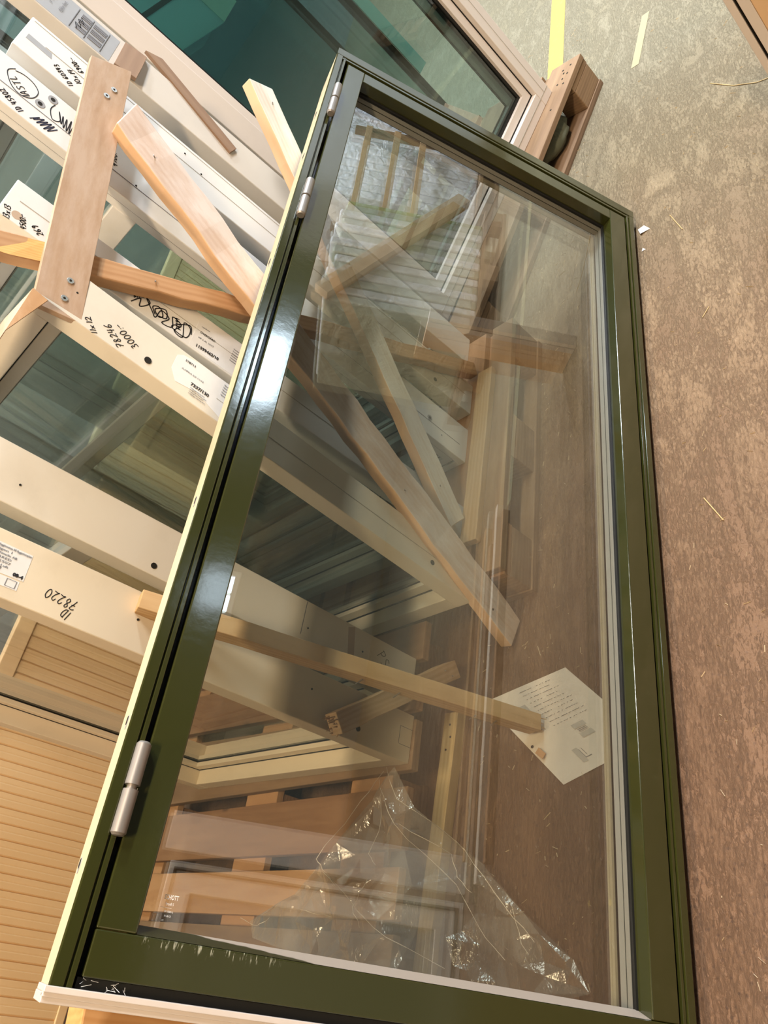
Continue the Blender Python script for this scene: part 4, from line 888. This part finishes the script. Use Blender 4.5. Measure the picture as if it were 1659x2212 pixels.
straw('pale straw sliver on the floor level with the upper door corner', [(1.97, 0.60), (1.88, 0.57)])
straw('small dark twig on the floor by the middle of the green door', [(1.52, 0.55), (1.545, 0.53)], 0.001)
b_ = MB(); b_.add([(1.995, 0.700, 0.0), (1.967, 0.662, 0.0), (1.962, 0.690, 0.006), (1.980, 0.674, 0.012)], [(0, 1, 3), (1, 2, 3), (0, 3, 2), (0, 2, 1)])
tag(b_.build('paper_scrap', MT['label']), 'tiny white paper scrap by the far foot of the green door', 'scrap')
b_ = MB(); b_.add([(1.905, 0.690, 0.0), (1.890, 0.680, 0.0), (1.888, 0.692, 0.003)], [(0, 1, 2), (0, 2, 1)]); tag(b_.build('paper_scrap', MT['label']), 'second tiny white scrap against the far foot of the green door', 'scrap')
# yellow leaf at the right picture edge
b_ = MB(); b_.cyl((0.245, 0.400, 0.0), (0.245, 0.400, 0.003), 0.007, 8); tag(b_.build('leaf_scrap', MT['yellow']), 'small yellow scrap on the red-brown floor at the right edge', 'scrap')

# ------------------------------------------------------------------ across the aisle (seen mirrored in the green door's glass)
def wrapped_stack(label, x0, x1, y0, y1, z0, z1, n, mats, group=None):
    t = empty('wrapped_stack', label, 'stack', ((x0 + x1) / 2, (y0 + y1) / 2, z0), group='wrapped stacks across the aisle')
    hx, hy = (x1 - x0) / 2, (y1 - y0) / 2; h = (x1 - x0) / n
    for k in range(n):
        mb = MB(); j = random.uniform(-0.02, 0.02); mb.box(-hx + k * h + 0.003, -hx + (k + 1) * h - 0.003, -hy, hy + j * 0.5, 0.0, z1 - z0 + j * 1.6)
        mb.build('wrapped_bundle', mats[k % len(mats)], t, 0.012)
    return t
MT['wrap1'] = mk_plain('white_wrap', (0.82, 0.84, 0.88), 0.2, 0, 0.8); MT['wrap2'] = mk_plain('grey_green_wrap', (0.42, 0.46, 0.36), 0.3, 0, 0.7); MT['wrap3'] = mk_plain('lime_wrap', (0.30, 0.34, 0.10), 0.4)
for k in ('wrap1', 'wrap2'):
    nt = MT[k].node_tree; bump(nt, nt.nodes['Principled BSDF'], noise(nt, coords(nt), 9, 5, 0.6, 1.0), 1.0, 0.03)
def simple_pallet(label, x, y, L, Wd): return pallet(label, (x, y), (1, 0), L, Wd, [MT['pallet'], MT['pallet'], MT['darkwood']], W8)
simple_pallet('pallet across the aisle carrying the layered grey-green bundles', 3.30, -1.85, 1.2, 0.8)
wrapped_stack('row of upright grey-green and white wrapped panels across the aisle', 3.40, 4.30, -1.80, -1.05, 0.144, 1.06, 13, [MT['wrap2'], MT['wrap1'], MT['wrap2'], MT['wrap1']])
wrapped_stack('narrow lime green panel at the end of the upright row across the aisle', 4.31, 4.37, -1.79, -1.07, 0.144, 1.07, 1, [MT['wrap3']])
simple_pallet('pallet across the aisle carrying the glossy white wrapped packs', 4.95, -2.20, 1.2, 0.8)
wrapped_stack('glossy white wrapped packs standing side by side across the aisle', 5.00, 6.10, -2.15, -1.50, 0.144, 1.55, 12, [MT['wrap1']])
wrapped_stack('farthest row of glossy white wrapped packs across the aisle', 6.3, 7.6, -2.6, -1.6, 0.0, 1.9, 11, [MT['wrap1']])
for i, z in enumerate((0.60, 0.80, 1.02)):
    board('timber_rail', ['lowest pale rail in front of the white packs across the aisle', 'middle pale rail in front of the white packs across the aisle', 'topmost pale rail in front of the white packs across the aisle'][i],
          (4.50, -1.30, z), (5.60, -1.30, z + 0.02), 0.05, 0.04, (0, 1, 0), MT['pine'])
for x, w_ in ((4.44, 'nearer'), (5.62, 'farther')):
    board('timber_post', 'upright grey post at the %s end of the pale rails across the aisle' % w_, (x, -1.34, 0.0), (x, -1.34, 1.15), 0.05, 0.05, (0, 1, 0), MT['pallet'])
board('timber_post', 'round-edged pale post lying slanted against the layered stack across the aisle', (4.49, -0.98, 0.30), (3.40, -0.98, 1.06), 0.10, 0.06, (0, 1, 0), MT['pine'])
# leaning units on the opposite side
def opp(label, x0, w, y, h, mat, panel, lean=8):
    t = empty('leaning_door', label, 'door', group='doors leaning across the aisle', mat=axes((x0, y, 0.002), (-1, 0, 0), Vector((0, -math.cos(math.radians(lean)), -math.sin(math.radians(lean)) * -1 * -1)), Vector((0, -math.sin(math.radians(lean)), math.cos(math.radians(lean))))))
    mb = MB(); mb.ring_y(0, 0.05, 0, w, 0, h, 0.10); mb.build('door_frame', mat, t, 0.003)
    mb = MB(); mb.ring_y(-0.004, 0.0, 0.02, w - 0.02, 0.02, h - 0.02, 0.012); mb.build('dark_line', MT['dark'], t)  # thin dark outline set on the frame face
    mb = MB(); mb.box(0.10, w - 0.10, 0.015, 0.035, 0.10, h - 0.10); mb.build('door_panel', panel, t, 0.002)
    return t
opp('white framed door leaning across the aisle opposite the near end', 0.37, 0.62, -1.02, 1.10, MT['white'], MT['greylabel'], 4)
t = empty('white_sheet', 'plain white sheet leaning across the aisle beside the framed door', 'sheet', (0.465, -1.02, 0.0))
b_ = MB(); b_.box(-0.065, 0.065, -0.02, 0.0, 0.0, 1.12); b_.build('sheet_body', MT['label'], t, 0.002)
opp('beige door leaning across the aisle opposite the hinge of the green door', -0.40, 0.9, -1.04, 1.95, MT['offwhite'], MT['cream'])
for i, (y, x0, x1, w_, mt, lb) in enumerate(((-0.62, 0.45, 1.85, 0.030, 'pallet', 'thin brown batten lying on the floor nearest the aisle line'), (-0.74, 0.40, 1.95, 0.035, 'offwhite', 'pale painted strip lying on the floor across the aisle'),
        (-0.84, 0.35, 1.80, 0.045, 'darkwood', 'dark damp batten lying on the floor across the aisle'), (-0.95, 0.50, 1.95, 0.040, 'pine', 'pale pine batten lying farthest from the camera across the aisle'))):
    board('timber_batten', lb, (x0, y, 0.030), (x1, y + 0.01, 0.030), w_, 0.030, (0, 0, 1), MT[mt])
